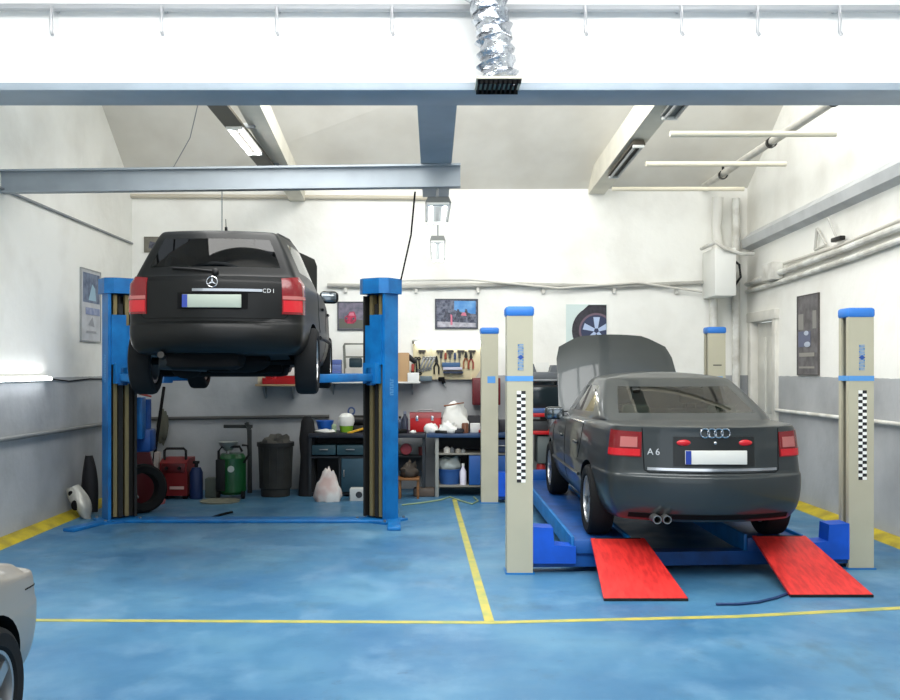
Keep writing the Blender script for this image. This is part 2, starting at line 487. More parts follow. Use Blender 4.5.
def sedan_levels(dz=0):
    FX[2] = .86
    bz = [(-2.45, .985), (-1.6, .985), (0, .945), (1, .89+dz*.4), (1.6, .79+dz), (2.3, .66+dz)]
    up = lambda d: [(y, z+d) for y, z in bz]
    A = [lev(-2.2, 2.1, .68, .24, rr=.25, rf=.4), lev(-2.34, 2.25, .80, .25, rr=.28, rf=.44, wr=.93), lev(-2.42, 2.31, .865, .34, rr=.30, rf=.48, wr=.93),
         lev(-2.45, 2.33, .895, .47, rr=.32, rf=.5, wr=.925), lev(-2.455, 2.33, .903, .58, rr=.32, rf=.5, wr=.92), lev(-2.45, 2.32, .905, .625, rr=.32, rf=.5, wr=.915),
         lev(-2.425, 2.28, .903, .645, rr=.30, rf=.46, wr=.905), lev(-2.41, 2.25, .90, .80, rr=.30, rf=.45, wr=.895),
         lev(-2.40, 2.17, .885, bz, rr=.30, rf=.42, wr=.89), lev(-2.405, 2.05, .865, up(.045), rr=.30, rf=.38, wr=.885),
         lev(-2.36, 1.98, .845, up(.058), rr=.29, rf=.36, wr=.88, up='deck'),
         lev(-1.98, 1.5, .825, up(.062), rr=.24, rf=.25, wr=.90, up='deck'),
         lev(-1.77, 1.16, .80, [(-1.7, 1.048), (0, .995), (1.1, .975)], rr=.19, rf=.22)]
    lo = lev(-1.745, 1.13, .795, [(-1.7, 1.058), (0, 1.015), (1.1, .99)], rr=.15, rf=.22, up='glass', wr=.985)
    hi = lev(-.98, .38, .635, [(-1.1, 1.385), (-.3, 1.40), (.4, 1.365)], rr=.11, rf=.16, wr=.985)
    A += [lo, hi, lev(-.93, .32, .605, [(-1.1, 1.412), (-.3, 1.425), (.4, 1.39)], rr=.11, rf=.15, wr=.97), lev(-.80, .18, .49, [(-1, 1.435), (-.3, 1.445), (.3, 1.415)], rr=.1, rf=.12)]
    if dz:
        for L in A[:11]: L['wf'] = .955; L['rf'] = L.get('rf', .35)*.72
    return A
TSS = (.10, .17, .33, .48, .52, .72, .92)

def estate():
    root = thing('estate_car', 'black estate car raised on the blue two-post lift with its bonnet open', 'car')
    pm = paint('black_green_car_paint', (8, 10, 10), .42, 0, .06, .22)
    me = car_shell(estate_levels(), TSW, {1: 2, 2: 2, 3: 6, 4: 2, 5: 2}, [(5, .6), (6, .6), (8, .35), (1, .5), (11, .3)], (-1.345, 1.345), .035, .355, .86, .31)
    sk = Skin(me)
    gl = glass('tinted_car_glass', (110, 150, 125), .2, .02, 1.42); gs = glass('side_car_glass', (170, 195, 180), .55)
    body_parts(root, me, pm, gl, gs, gs)
    gaps(root, sk, [('rear', 0, [(-.64, 1.04), (-.63, .70), (-.60, .675), (.60, .675), (.63, .70), (.64, 1.04)])]
         + [('side', s, [(.95, .98), (.98, .5), (.85, .3)]) for s in (-1, 1)] + [('side', s, [(-.02, .98), (-.02, .3)]) for s in (-1, 1)]
         + [('side', s, [(-1.0, .98), (-.98, .75), (-.9, .6)]) for s in (-1, 1)])
    for sx in (-1, 1):
        o = wrap_patch(sk, (.45, -1.8), sx, R(26), R(78), .71, 1.03, .01, 12, 6, lambda u: (.715, 1.03+.03*u), .04).build('tail_light', redl, root, smooth=50)
        wrap_patch(sk, (.45, -1.8), sx, R(27), R(76), .845, .875, .016, 12, 3, None, .02).build('lens_band', pinkl, o, smooth=50)
        wrap_patch(sk, (.45, -1.8), sx, R(28), R(60), .735, .835, .014, 10, 3, None, .02).build('lower_lens', redlit, o, smooth=50)
        mirror(root, sx*.86, .72, 1.07, pm)
        for yy in (.35, -.65):
            p = sk.side(sx, yy, .84); MB().box((p.x+sx*.012, p.y, p.z), (.03, .16, .028), bev=.01).build('door_handle', pm, root)
        q = [(y, .52) for y in (-.95, .95)]
        b = MB(); pts = [sk.side(sx, y, .545)+V((sx*.006, 0, 0)) for y in [(-.94+.12*i) for i in range(16)]]; b.tube(pts, .022, 6); b.build('side_moulding', black, root)
        rail = [V((sx*(.50 if y < -1.5 else .56), y, 0)) for y in (-1.78, -1.6, -1.2, -.6, 0, .12)]
        zz = [1.43, 1.475, 1.48, 1.485, 1.475, 1.44]
        MB().tube([(p.x, p.y, z) for p, z in zip(rail, zz)], .016).build('roof_rail', black, root)
    r = rear_patch(sk, -.30, .30, .755, .895, .006, .03); r.build('plate_recess', blackm, root)
    y = sk.rear(0, .82).y
    p = MB().box((0, y-.02, .82), (.50, .012, .112), bev=.004).build('number_plate', plate_g, root)
    MB().box((-.228, y-.028, .82), (.044, .006, .108)).build('blue_strip', euro, p)
    bar = rear_patch(sk, -.17, .42, .905, .928, .02, .02, 16, 3); bar.build('chrome_strip', chrome, root)
    e = MB(); yc = sk.rear(0, .985).y-.012
    e.tube([(cos(a)*.045, yc, .985+sin(a)*.045) for a in [2*pi*k/28 for k in range(28)]], .005, 6, True)
    for k in range(3):
        a = pi/2+k*2*pi/3
        e.prism([(0.008*cos(a+pi/2), .985+.008*sin(a+pi/2)), (.044*cos(a), .985+.044*sin(a)), (.008*cos(a-pi/2), .985+.008*sin(a-pi/2)), (-.006*cos(a), .985-.006*sin(a))], 'y', yc-.004, yc+.004)
    e.build('star_emblem', chrome, root)
    letters(root, sk, 'CDI', .475, .915, .05, .038, mat('silver_letters', (196, 198, 198), .4, .3))
    w = MB(); yb = sk.rear(0, 1.09).y-.02
    w.tube([(.02, yb, 1.08), (-.18, sk.rear(-.18, 1.10).y-.018, 1.10), (-.36, sk.rear(-.36, 1.12).y-.016, 1.115)], .009, 6); w.ball((.02, yb, 1.075), .03, (1, .7, 1)); w.build('rear_wiper', black, root)
    a = MB(); a.cyl((.04, -1.66, 1.46), (.04, -1.68, 1.53), .016, .012); a.cyl((.04, -1.68, 1.53), (.04, -1.70, 1.60), .004, .003); a.build('aerial', black, root)
    for sx in (-1, 1):
        for yy in (-1.345, 1.345): wheel(root, sx*.755, yy, .31, .315, .205, 'ten')
    # underside
    u = MB()
    u.tube([(-.45, -2.12, .36), (-.45, -1.9, .32), (-.42, -1.7, .33), (-.1, -1.0, .26), (-.1, 1.2, .24)], .03, 10)
    u.cyl((-.5, -1.95, .33), (-.1, -1.85, .31), .1, .1, 16); u.build('exhaust', darkmetal, root)
    u = MB(); u.box((-.12, -1.8, .36), (.7, .5, .26), bev=.09); u.ball((.2, -1.6, .31), .16, (1.5, 1, .7)); u.ball((-.35, -1.5, .24), .12, (1.2, 1, .8)); u.box((-.1, -.9, .24), (1.25, .5, .16), bev=.05); u.build('fuel_tank', blackm, root)
    u = MB(); u.box((0, -1.345, .30), (.34, .36, .2), bev=.05); u.cyl((-.7, -1.345, .31), (.7, -1.345, .31), .035); u.box((0, -1.2, .24), (1.0, .12, .09), bev=.02)
    u.tube([(-.55, -1.05, .27), (-.3, -1.3, .2), (.3, -1.3, .2), (.55, -1.05, .27)], .02); u.build('rear_axle', blackm, root)
    u = MB(); u.cyl((-.7, 1.345, .31), (.7, 1.345, .31), .03); u.box((0, 1.2, .28), (.75, .5, .2), bev=.06); u.box((0, .4, .28), (.35, 1.2, .16), bev=.05); u.build('front_axle', darkmetal, root)
    for x in (-.36, .36): seat(root, x, .12, .32, mat('dark_car_cloth', (44, 46, 46), .9))
    MB().box((0, -1.0, .75), (1.2, .16, .62), rx=R(10), bev=.06).build('rear_bench', mat('dark_car_cloth', (44, 46, 46), .9), root)
    MB().box((0, .9, .85), (1.3, .4, .2), bev=.08).build('dashboard', black, root)
    bonnet(root, pm, (0, 1.05, 1.0), 1.12, R(42), .70)
    MB().box((0, 1.55, .62), (.7, .6, .34), bev=.06).build('engine', darkmetal, root)
    root.location = (-2.03, 10.34, 1.555); root.rotation_euler = (0, 0, R(3.5))
    return root

def grey_sedan():
    root = thing('saloon_car', 'dark grey saloon car with raised bonnet standing on the four-post lift', 'car')
    pm = paint('dark_grey_car_paint', (50, 55, 56), .4, .45, .45)
    me = car_shell(sedan_levels(), TSS, {1: 2, 2: 2, 3: 6, 4: 2, 5: 2}, [(5, .5), (6, .5), (9, .55), (8, .3), (1, .5)], (-1.38, 1.38), .035, .36, .88, .315)
    sk = Skin(me)
    gl = glass('rear_saloon_glass', (170, 195, 180), .62); gs = glass('side_car_glass', (170, 195, 180), .55)
    body_parts(root, me, pm, gl, gs, gs)
    gaps(root, sk, [('rear', 0, [(-.56, 1.02), (-.55, .68), (-.52, .66), (.52, .66), (.55, .68), (.56, 1.02)])]
         + [('side', s, [(1.0, .93), (1.02, .55), (.88, .32)]) for s in (-1, 1)] + [('side', s, [(-.08, .97), (-.08, .3)]) for s in (-1, 1)]
         + [('side', s, [(-1.12, .99), (-1.05, .8), (-.95, .66)]) for s in (-1, 1)])
    for sx in (-1, 1):
        zf = lambda u: (.78, .985+.012*u)
        o = wrap_patch(sk, (.45, -1.95), sx, R(21), R(76), .78, .99, .008, 14, 6, zf, .04).build('tail_light', redl, root, smooth=50)
        wrap_patch(sk, (.45, -1.95), sx, R(27), R(52), .86, .945, .014, 10, 4, None, .02).build('pale_lens', pinkl, o, smooth=50)
        wrap_patch(sk, (.45, -1.95), sx, R(23), R(75), .79, .845, .013, 12, 3, None, .02).build('lower_lens', redlit, o, smooth=50)
        mirror(root, sx*.90, .78, 1.0, pm)
        for yy in (.15, -.85):
            p = sk.side(sx, yy, .80); MB().box((p.x+sx*.014, p.y, p.z), (.03, .19, .03), bev=.012).build('door_handle', pm, root)
        b = MB(); b.tube([sk.side(sx, -.98+.13*i, .50)+V((sx*.005, 0, 0)) for i in range(16)], .018, 6); b.build('side_moulding', pm, root)
        rr_ = [(sx*.80, y) for y in (-1.4, -.7, 0, .6, .95)]
        b = MB(); b.tube([sk.side(sx, y, 1.0+.0*y)+V((sx*.004, 0, .0)) for y in (-1.15, -.8, -.4, 0, .4, .8)], .009, 6); b.build('window_trim', chrome, root)
    rear_patch(sk, -.33, .33, .715, .955, .004, .03).build('plate_recess', mat('recess_black', (22, 25, 25), .4), root)
    y = sk.rear(0, .79).y
    p = MB().box((.0, y-.018, .79), (.50, .012, .112), bev=.004).build('number_plate', plate_m, root)
    MB().box((-.225, y-.026, .79), (.045, .006, .108)).build('blue_strip', euro, p)
    for sx in (-1, 1):
        MB().ball((sx*.245, sk.rear(.245, .905).y-.004, .905), .03, (2.1, .5, .85)).build('red_reflector', redlit, root)
    MB().ball((0, sk.rear(0, .905).y-.006, .905), .014, (1, .6, 1)).build('lock', chrome, root)
    e = MB()
    for k in range(4):
        cx = -.0825+.055*k; yc = sk.rear(cx, .985).y-.01
        e.tube([(cx+cos(a)*.036, yc, .985+sin(a)*.036) for a in [2*pi*i/24 for i in range(24)]], .0065, 6, True)
    e.build('ring_emblem', chrome, root)
    letters(root, sk, 'A6', -.475, .825, .075, .055, mat('silver_letters', (196, 198, 198), .4, .3))
    rear_patch(sk, -.53, .53, .678, .70, .014, .02, 20, 3).build('chrome_strip', chrome, root)
    rear_patch(sk, -.66, .66, .275, .315, .008, .02, 20, 3).build('diffuser', blackm, root)
    e = MB()
    for x in (-.47, -.39): e.lathe([(.034, -.10), (.034, .12), (.028, .12), (.028, -.10), (.034, -.10)], (x, -2.30, .285), 'y', 18)
    e.build('exhaust', steel, root)
    for sx in (-1, 1):
        for yy in (-1.38, 1.38): wheel(root, sx*.785, yy, .315, .318, .215, 'ten')
    cl = mat('grey_car_cloth', (92, 96, 90), .9)
    for x in (-.37, .37): seat(root, x, .05, .32, cl)
    b = MB(); b.box((0, -1.15, .72), (1.25, .2, .6), rx=R(14), bev=.07); b.build('rear_bench', cl, root)
    b = MB()
    for x in (-.4, .4): b.box((x, -1.24, 1.10), (.27, .1, .15), bev=.045)
    b.build('headrest', cl, root)
    MB().box((0, 1.0, .85), (1.35, .4, .2), bev=.08).build('dashboard', black, root)
    MB().bx(-.62, .62, -1.6, -1.28, 1.0, 1.03, .01).build('parcel_shelf', mat('shelf_cloth', (70, 72, 70), .9), root)
    bonnet(root, pm, (-.055, 1.13, 1.0), 1.16, R(52), .745)
    MB().box((0, 1.62, .62), (.8, .6, .3), bev=.06).build('engine', darkmetal, root)
    u = MB(); u.box((0, 0, .23), (1.1, 2.2, .08), bev=.02); u.cyl((-.7, -1.38, .315), (.7, -1.38, .315), .04); u.cyl((-.7, 1.38, .315), (.7, 1.38, .315), .04)
    u.build('underbody', blackm, root)
    root.location = (2.285, 10.08, .287)
    return root

def silver_sedan():
    root = thing('saloon_car', 'silver car cut off by the lower left corner of the photo, one wheel showing', 'car')
    pm = paint('silver_car_paint', (150, 145, 136), .4, .3, .2)
    me = car_shell(sedan_levels(.035), TSS, {1: 2, 2: 2, 3: 6, 4: 2, 5: 2}, [(5, .5), (6, .5), (9, .4), (8, .3), (1, .5)], (-1.38, 1.38), .035, .365, .88, .315)
    sk = Skin(me); gs = glass('side_car_glass', (170, 195, 180), .55)
    body_parts(root, me, pm, gs, gs, gs, drop=())
    gaps(root, sk, [('side', 1, [(2.0, .70), (1.85, .715), (1.75, .72)]), ('side', 1, [(1.0, .93), (1.02, .55), (.88, .32)]), ('side', 1, [(-.08, .97), (-.08, .3)])])
    for sx in (-1, 1):
        mirror(root, sx*.96, .80, 1.03, pm)
        for yy in (-1.38, 1.38): wheel(root, sx*.785, yy, .315, .318, .215, 'five')
    MB().box((0, 1.0, .85), (1.35, .4, .2), bev=.08).build('dashboard', black, root)
    for x in (-.37, .37): seat(root, x, .05, .32, mat('grey_car_cloth', (92, 96, 90), .9))
    root.location = (-2.85, 2.88, 0)
    return root
# ------------------------------------------------------------------ the room
def wall_mat():
    m = bpy.data.materials.new('garage_wall_paint'); m.use_nodes = True; nt = m.node_tree; N = nt.nodes.new; L = nt.links.new
    b = nt.nodes['Principled BSDF']; b.inputs['Roughness'].default_value = .7
    g = N('ShaderNodeNewGeometry'); sx = N('ShaderNodeSeparateXYZ'); L(g.outputs['Position'], sx.inputs[0])
    n = N('ShaderNodeTexNoise'); n.inputs['Scale'].default_value = 1.3; n.inputs['Detail'].default_value = 6; L(g.outputs['Position'], n.inputs['Vector'])
    n2 = N('ShaderNodeTexNoise'); n2.inputs['Scale'].default_value = 7; n2.inputs['Detail'].default_value = 5; L(g.outputs['Position'], n2.inputs['Vector'])
    edge = N('ShaderNodeMath'); edge.operation = 'MULTIPLY_ADD'; L(n2.outputs['Fac'], edge.inputs[0]); edge.inputs[1].default_value = .02; L(sx.outputs['Z'], edge.inputs[2])
    gt = N('ShaderNodeMath'); gt.operation = 'GREATER_THAN'; L(edge.outputs[0], gt.inputs[0]); gt.inputs[1].default_value = 1.70
    up = N('ShaderNodeValToRGB'); up.color_ramp.elements[0].color = lin((228, 226, 218)); up.color_ramp.elements[1].color = lin((241, 240, 233)); up.color_ramp.elements[0].position = .3; up.color_ramp.elements[1].position = .55
    lo = N('ShaderNodeValToRGB'); lo.color_ramp.elements[0].color = lin((152, 154, 155)); lo.color_ramp.elements[1].color = lin((174, 176, 177)); lo.color_ramp.elements[0].position = .32; lo.color_ramp.elements[1].position = .6
    L(n.outputs['Fac'], up.inputs[0]); L(n.outputs['Fac'], lo.inputs[0])
    mx = N('ShaderNodeMix'); mx.data_type = 'RGBA'; L(gt.outputs[0], mx.inputs[0]); L(lo.outputs[0], mx.inputs[6]); L(up.outputs[0], mx.inputs[7])
    L(mx.outputs[2], b.inputs['Base Color'])
    bp = N('ShaderNodeBump'); bp.inputs['Strength'].default_value = .25; bp.inputs['Distance'].default_value = .03; L(n2.outputs['Fac'], bp.inputs['Height']); L(bp.outputs[0], b.inputs['Normal'])
    return m
def floor_mat():
    m = bpy.data.materials.new('blue_floor_paint'); m.use_nodes = True; nt = m.node_tree; N = nt.nodes.new; L = nt.links.new
    b = nt.nodes['Principled BSDF']
    g = N('ShaderNodeNewGeometry')
    def noise(sc, det=5, st=None, rough=.5):
        n = N('ShaderNodeTexNoise'); n.inputs['Scale'].default_value = sc; n.inputs['Detail'].default_value = det; n.inputs['Roughness'].default_value = rough
        if st:
            mp = N('ShaderNodeMapping'); mp.inputs['Scale'].default_value = st; L(g.outputs['Position'], mp.inputs[0]); L(mp.outputs[0], n.inputs['Vector'])
        else: L(g.outputs['Position'], n.inputs['Vector'])
        return n
    def ramp(src, stops):
        r = N('ShaderNodeValToRGB')
        while len(r.color_ramp.elements) < len(stops): r.color_ramp.elements.new(.5)
        for e, (p, c) in zip(r.color_ramp.elements, stops): e.position = p; e.color = c
        L(src.outputs['Fac'], r.inputs[0]); return r
    def mix(f, a, c, fac=1):
        x = N('ShaderNodeMix'); x.data_type = 'RGBA'
        L(f, x.inputs[0]); L(a, x.inputs[6])
        if isinstance(c, tuple): x.inputs[7].default_value = c
        else: L(c, x.inputs[7])
        return x.outputs[2]
    base = ramp(noise(.9, 6), [(.32, lin((54, 104, 142))), (.52, lin((67, 117, 151))), (.68, lin((86, 132, 160)))])
    K = (0, 0, 0, 1); W = (1, 1, 1, 1)
    worn = ramp(noise(1.7, 8, (1, .7, 1), .62), [(.52, K), (.70, (.42, .42, .42, 1))])
    c = mix(worn.outputs[0], base.outputs[0], lin((122, 158, 184)))
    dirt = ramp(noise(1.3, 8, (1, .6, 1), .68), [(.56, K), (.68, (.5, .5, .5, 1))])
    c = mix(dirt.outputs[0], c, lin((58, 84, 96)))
    scuff = ramp(noise(7, 6, (.6, .8, 1), .72), [(.62, K), (.72, (.6, .6, .6, 1))])
    c = mix(scuff.outputs[0], c, lin((44, 76, 104)))
    L(c, b.inputs['Base Color'])
    rr = ramp(noise(3, 5), [(.3, (.32, .32, .32, 1)), (.7, (.55, .55, .55, 1))]); L(rr.outputs[0], b.inputs['Roughness'])
    bp = N('ShaderNodeBump'); bp.inputs['Strength'].default_value = .08; bp.inputs['Distance'].default_value = .01
    nn = noise(18, 4); L(nn.outputs['Fac'], bp.inputs['Height']); L(bp.outputs[0], b.inputs['Normal'])
    return m
wm = wall_mat(); fm = floor_mat()
ceil_m = mat('ceiling_plaster', (224, 221, 212), .8, var=.12, scale=1.4, col2=(212, 208, 198), detail=6)
lint_m = mat('white_lintel_paint', (240, 240, 238), .6)
beam_m = mat('blue_grey_steel_paint', (156, 168, 178), .5, var=.1, scale=3)
beamg_m = mat('grey_steel_paint', (150, 158, 164), .5, var=.12, scale=3)
cream_m = mat('cream_beam_paint', (226, 221, 205), .7, var=.1, scale=3)
yel = mat('yellow_line_paint', (184, 172, 84), .5, var=.35, scale=7, col2=(150, 156, 92), detail=6)
yelk = mat('yellow_kerb_paint', (192, 172, 34), .55, var=.3, scale=4, col2=(150, 134, 40))
YB = -3.0
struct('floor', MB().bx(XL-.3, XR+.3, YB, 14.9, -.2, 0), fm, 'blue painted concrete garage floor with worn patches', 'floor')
RID, RZ, EAVE = 10.6, 6.75, 4.36     # ridge of the roof: distance and height; height at the back wall
FZ = 4.95                             # front ceiling
def sidewall(name, x0, x1, lab):
    yb = WY((x0 if x0 > 0 else x1))+.3
    pts = [(YB, -.2), (yb, -.2), (yb, EAVE+.3), (RID, RZ+.12), (7.25, FZ+.15), (YB, FZ+.15)]
    return pts
struct('wall_left', MB().prism(sidewall('l', XL-.3, XL, ''), 'x', XL-.3, XL), wm, 'left garage wall, white above a grey painted lower band', 'wall')
doory0, doory1 = 13.22, 14.2
# right wall, with the doorway left open: built of pieces in one mesh
mb = MB(); yb = WY(XR)+.3
mb.prism([(YB, -.2), (doory0, -.2), (doory0, 2.52), (doory1, 2.52), (doory1, -.2), (yb, -.2), (yb, EAVE+.3), (RID, RZ+.12), (7.25, FZ+.15), (YB, FZ+.15)], 'x', XR, XR+.3)
struct('wall_right', mb, wm, 'right garage wall, white above a grey painted lower band, with a doorway', 'wall')
mb = MB(); mb.prism([(XL-.3, WY(XL-.3)), (XR+.3, WY(XR+.3)), (XR+.3, WY(XR+.3)+.3), (XL-.3, WY(XL-.3)+.3)], 'z', -.2, EAVE+.35)
struct('wall_back', mb, wm, 'white back wall behind the workbenches', 'wall')
# rear roof slope
yb0 = WY(XL)+.2; yb1 = WY(XR)+.2
mb = MB(); s_ = (RZ-EAVE)/(RID-14.0)
def slope(y): return EAVE-.07 if abs(y-yb0) < .01 else EAVE+.06 if abs(y-yb1) < .01 else RZ
A = [(XL-.05, RID), (XR+.05, RID), (XR+.05, yb1), (XL-.05, yb0)]
lo = [mb.bm.verts.new((x, y, slope(y))) for x, y in A]; hi = [mb.bm.verts.new((x, y, slope(y)+.15)) for x, y in A]
for k in range(4): mb.bm.faces.new((lo[k], lo[(k+1) % 4], hi[(k+1) % 4], hi[k]))
mb.bm.faces.new(lo[::-1]); mb.bm.faces.new(hi)
struct('ceiling', mb, ceil_m, 'off-white plastered ceiling sloping up from the back wall', 'ceiling')
# front ceiling with an added roof light, and the glazed front slope
mb = MB()
mb.bx(XL, XR, YB, 2.8, FZ, FZ+.15); mb.bx(XL, XR, 5.2, 7.25, FZ, FZ+.15); mb.bx(XL, -3.2, 2.8, 5.2, FZ, FZ+.15); mb.bx(3.6, XR, 2.8, 5.2, FZ, FZ+.15)
struct('ceiling_front', mb, lint_m, 'flat white ceiling over the front of the garage', 'ceiling')
def bars(name, x0, x1, y0, z0, y1, z1, n, lab):
    mb = MB()
    for k in range(n+1):
        x = x0+(x1-x0)*k/n; mb.tube([(x, y0, z0), (x, y1, z1)], .035, 4)
    mb.tube([(x0, (y0+y1)/2, (z0+z1)/2), (x1, (y0+y1)/2, (z0+z1)/2)], .03, 4)
    struct(name, mb, greypaint, lab, 'window')
bars('window_1', XL+.1, XR-.1, 7.25, FZ+.05, RID, RZ, 16, 'glazing bars of the sloping roof light')
bars('window_2', -3.2, 3.6, 2.8, FZ+.08, 5.2, FZ+.08, 12, 'glazing bars of the added flat roof light')  # unseen roof opening, added so light reaches the lintel and front floor
# kerbs at the foot of the side walls and the bay lines
struct('baseboard_left', MB().prism([(XL, 0), (XL+.15, 0), (XL+.12, .03), (XL, .07)], 'y', YB, WY(XL)), yelk, 'yellow painted kerb along the left wall', 'kerb')
for_k = MB(); for_k.prism([(XR, 0), (XR-.15, 0), (XR-.12, .03), (XR, .07)], 'y', YB, doory0-.05)
struct('baseboard_right', for_k, yelk, 'yellow painted kerb along the right wall', 'kerb')
mb = MB(); mb.prism([(.262, 13.0), (.322, 13.0), (.435, 6.74), (.365, 6.74)], 'z', .0005, .003)
struct('trim_1', mb, yel, 'yellow bay line running back between the two lifts', 'floor line')
mb = MB(); mb.prism([(XL+.2, 6.77), (.41, 6.68), (2.2, 6.84), (XR-.2, 7.28), (XR-.2, 7.36), (2.2, 6.91), (.41, 6.745), (XL+.2, 6.83)], 'z', .0005, .003)
struct('trim_2', mb, yel, 'yellow bay line crossing the floor in front of the lifts', 'floor line')
# front lintel: web in white, lower flange in blue grey
struct('lintel', MB().bx(XL, XR, 7.22, 7.36, 3.93, FZ+.1), lint_m, 'broad white painted lintel across the top of the photo', 'beam')
struct('steel_beam', MB().bx(XL, XR, 7.08, 7.5, 3.87, 3.93, .01), beam_m, 'blue grey steel flange under the white lintel', 'beam')
mb = MB(); mb.bx(-.125, .19, 7.5, 11.6, 3.885, 3.91); mb.bx(.02, .05, 7.5, 11.6, 3.91, 4.25); mb.bx(-.125, .19, 7.5, 11.6, 4.25, 4.275)
struct('steel_beam', mb, beam_m, 'blue grey steel beam running back from the lintel', 'beam')
mb = MB(); y0, y1 = 10.0, 9.72
y0 = 9.74
mb.prism([(XL-.05, y0-.02), (.28, y1), (.28, y1+.02), (XL-.05, y0)], 'z', 3.665, 3.875); mb.prism([(XL-.05, y0-.06), (.28, y1-.05), (.28, y1+.07), (XL-.05, y0+.05)], 'z', 3.65, 3.67); mb.prism([(XL-.05, y0-.06), (.28, y1-.05), (.28, y1+.07), (XL-.05, y0+.05)], 'z', 3.865, 3.885)
for v in mb.bm.verts:
    if v.co.x < -3: v.co.z -= .06
struct('steel_beam', mb, beamg_m, 'grey steel beam crossing above the black estate car', 'beam')
def ibeam(xb, zb, xn, zn, yn, yb, w, h, label):
    d = V((xn-xb, yn-yb, zn-zb)); mb = MB()
    a, b = V((xb, yb, zb)), V((xn, yn, zn))
    for (u0, u1, v0, v1) in ((-w/2, w/2, 0, h),):
        A = [mb.bm.verts.new(a+V((u, 0, v))) for u, v in ((u0, v0), (u1, v0), (u1, v1), (u0, v1))]; B = [mb.bm.verts.new(b+V((u, 0, v))) for u, v in ((u0, v0), (u1, v0), (u1, v1), (u0, v1))]
        for k in range(4): mb.bm.faces.new((A[k], A[(k+1) % 4], B[(k+1) % 4], B[k]))
        mb.bm.faces.new(A[::-1]); mb.bm.faces.new(B)
    return struct('ceiling_beam', mb, cream_m, label, 'beam')
ibeam(-2.01, 4.27, -1.80, 4.55, 7.5, 14.08, .23, .24, 'cream ceiling beam carrying the lit tube on the left')
ibeam(2.46, 4.42, 2.52, 4.74, 7.5, 14.3, .24, .32, 'cream ceiling beam with dark fixtures on the right')
# doorway in the right wall
d1 = MB(); d1.bx(XR+.06, XR+.12, doory0+.16, doory1-.05, 0, 2.46); 
for (a, b, c, e) in ((.12, .42, .2, 1.0), (.12, .42, 1.15, 2.25), (.5, .8, .2, 1.0), (.5, .8, 1.15, 2.25)): d1.bx(XR+.048, XR+.07, doory0+.08+a, doory0+.08+b, c, e, .004)
dr = struct('door_1', d1, mat('old_white_door_paint', (214, 212, 202), .55, var=.15, scale=3), 'old white door in the right wall beyond the lift', 'door')
f = MB(); f.bx(XR-.05, XR+.12, doory0-.08, doory0+.05, 0, 2.485, .01); f.bx(XR-.05, XR+.12, doory1-.05, doory1+.08, 0, 2.485, .01); f.bx(XR-.065, XR+.11, doory0-.10, doory1+.10, 2.48, 2.62, .01)
f.build('door_frame', mat('door_frame_paint', (218, 215, 205), .55, var=.15, scale=3), dr)
h = MB(); h.tube([(XR+.07, doory0+.22, 1.05), (XR+.01, doory0+.22, 1.05), (XR+.01, doory0+.34, 1.05)], .011); h.build('door_handle', steel, dr)

# ------------------------------------------------------------------ pipes, cables and fixtures on walls and ceiling
def pipe(name, pts, r, m, label, cat='pipe', group=None, seg=10):
    o = MB().tube(pts, r, seg).build(name, m); return tag(o, label, cat, group)
def wp(px, py, off): # point on the back wall
    x = X(px, 14.15); return (x, WY(x)-off, Z(py, 14.15))
# hook rail on the lintel
hr = thing('hook_rail', 'white rail with hanging hooks along the lintel', 'rail', (0, 7.1, 4.5))
MB().tube([(XL+.05, 7.12, 4.505), (XR-.05, 7.12, 4.49)], .028, 8).build('rail', mat('rail_grey', (170, 172, 174), .5), hr)
for px in (52, 162, 277, 392, 585, 681, 757, 839):
    x = X(px, 7.1); b = MB(); b.tube([(x, 7.12, 4.51), (x, 7.09, 4.50), (x, 7.085, 4.40), (x, 7.09, 4.31), (x+.012, 7.08, 4.28)], .013, 6); b.tube([(x, 7.12, 4.505), (x, 7.22, 4.505)], .014, 6); b.build('hook', mat('hook_zinc', (190, 190, 192), .4, .5), hr)
# crumpled aluminium duct with a grille
dm = mat('crumpled_foil', (196, 200, 206), .22, .95, bump=1.0, scale=16)
du = thing('ventilation_duct', 'crumpled silver foil duct with a dark grille hanging before the lintel', 'duct', (.5, 6.95, 4.0))
b = MB(); pts = []; rad = []
for k in range(34):
    t = k/33; pts.append((.48-.10*t-.06*sm((t-.35)/.65)+.012*sin(k*2.1), 6.93-.06*t, 3.89+.92*t)); rad.append(.13+.012*(k % 2)+.008*sin(k*1.7))
b.tube(pts, rad, 22); b.build('foil_hose', dm, du, smooth=60)
b = MB(); b.bx(.31, .64, 6.78, 7.08, 3.865, 3.885, .006); b.bx(.35, .61, 6.82, 7.04, 3.885, 3.90, .006); b.build('collar', mat('beige_collar', (196, 192, 172), .5), du)
b = MB()
for k in range(9): b.bx(.325+.034*k, .337+.034*k, 6.79, 7.07, 3.835, 3.866)
b.bx(.32, .63, 6.79, 6.805, 3.835, 3.866); b.bx(.32, .63, 7.055, 7.07, 3.835, 3.866); b.build('grille', blackm, du)
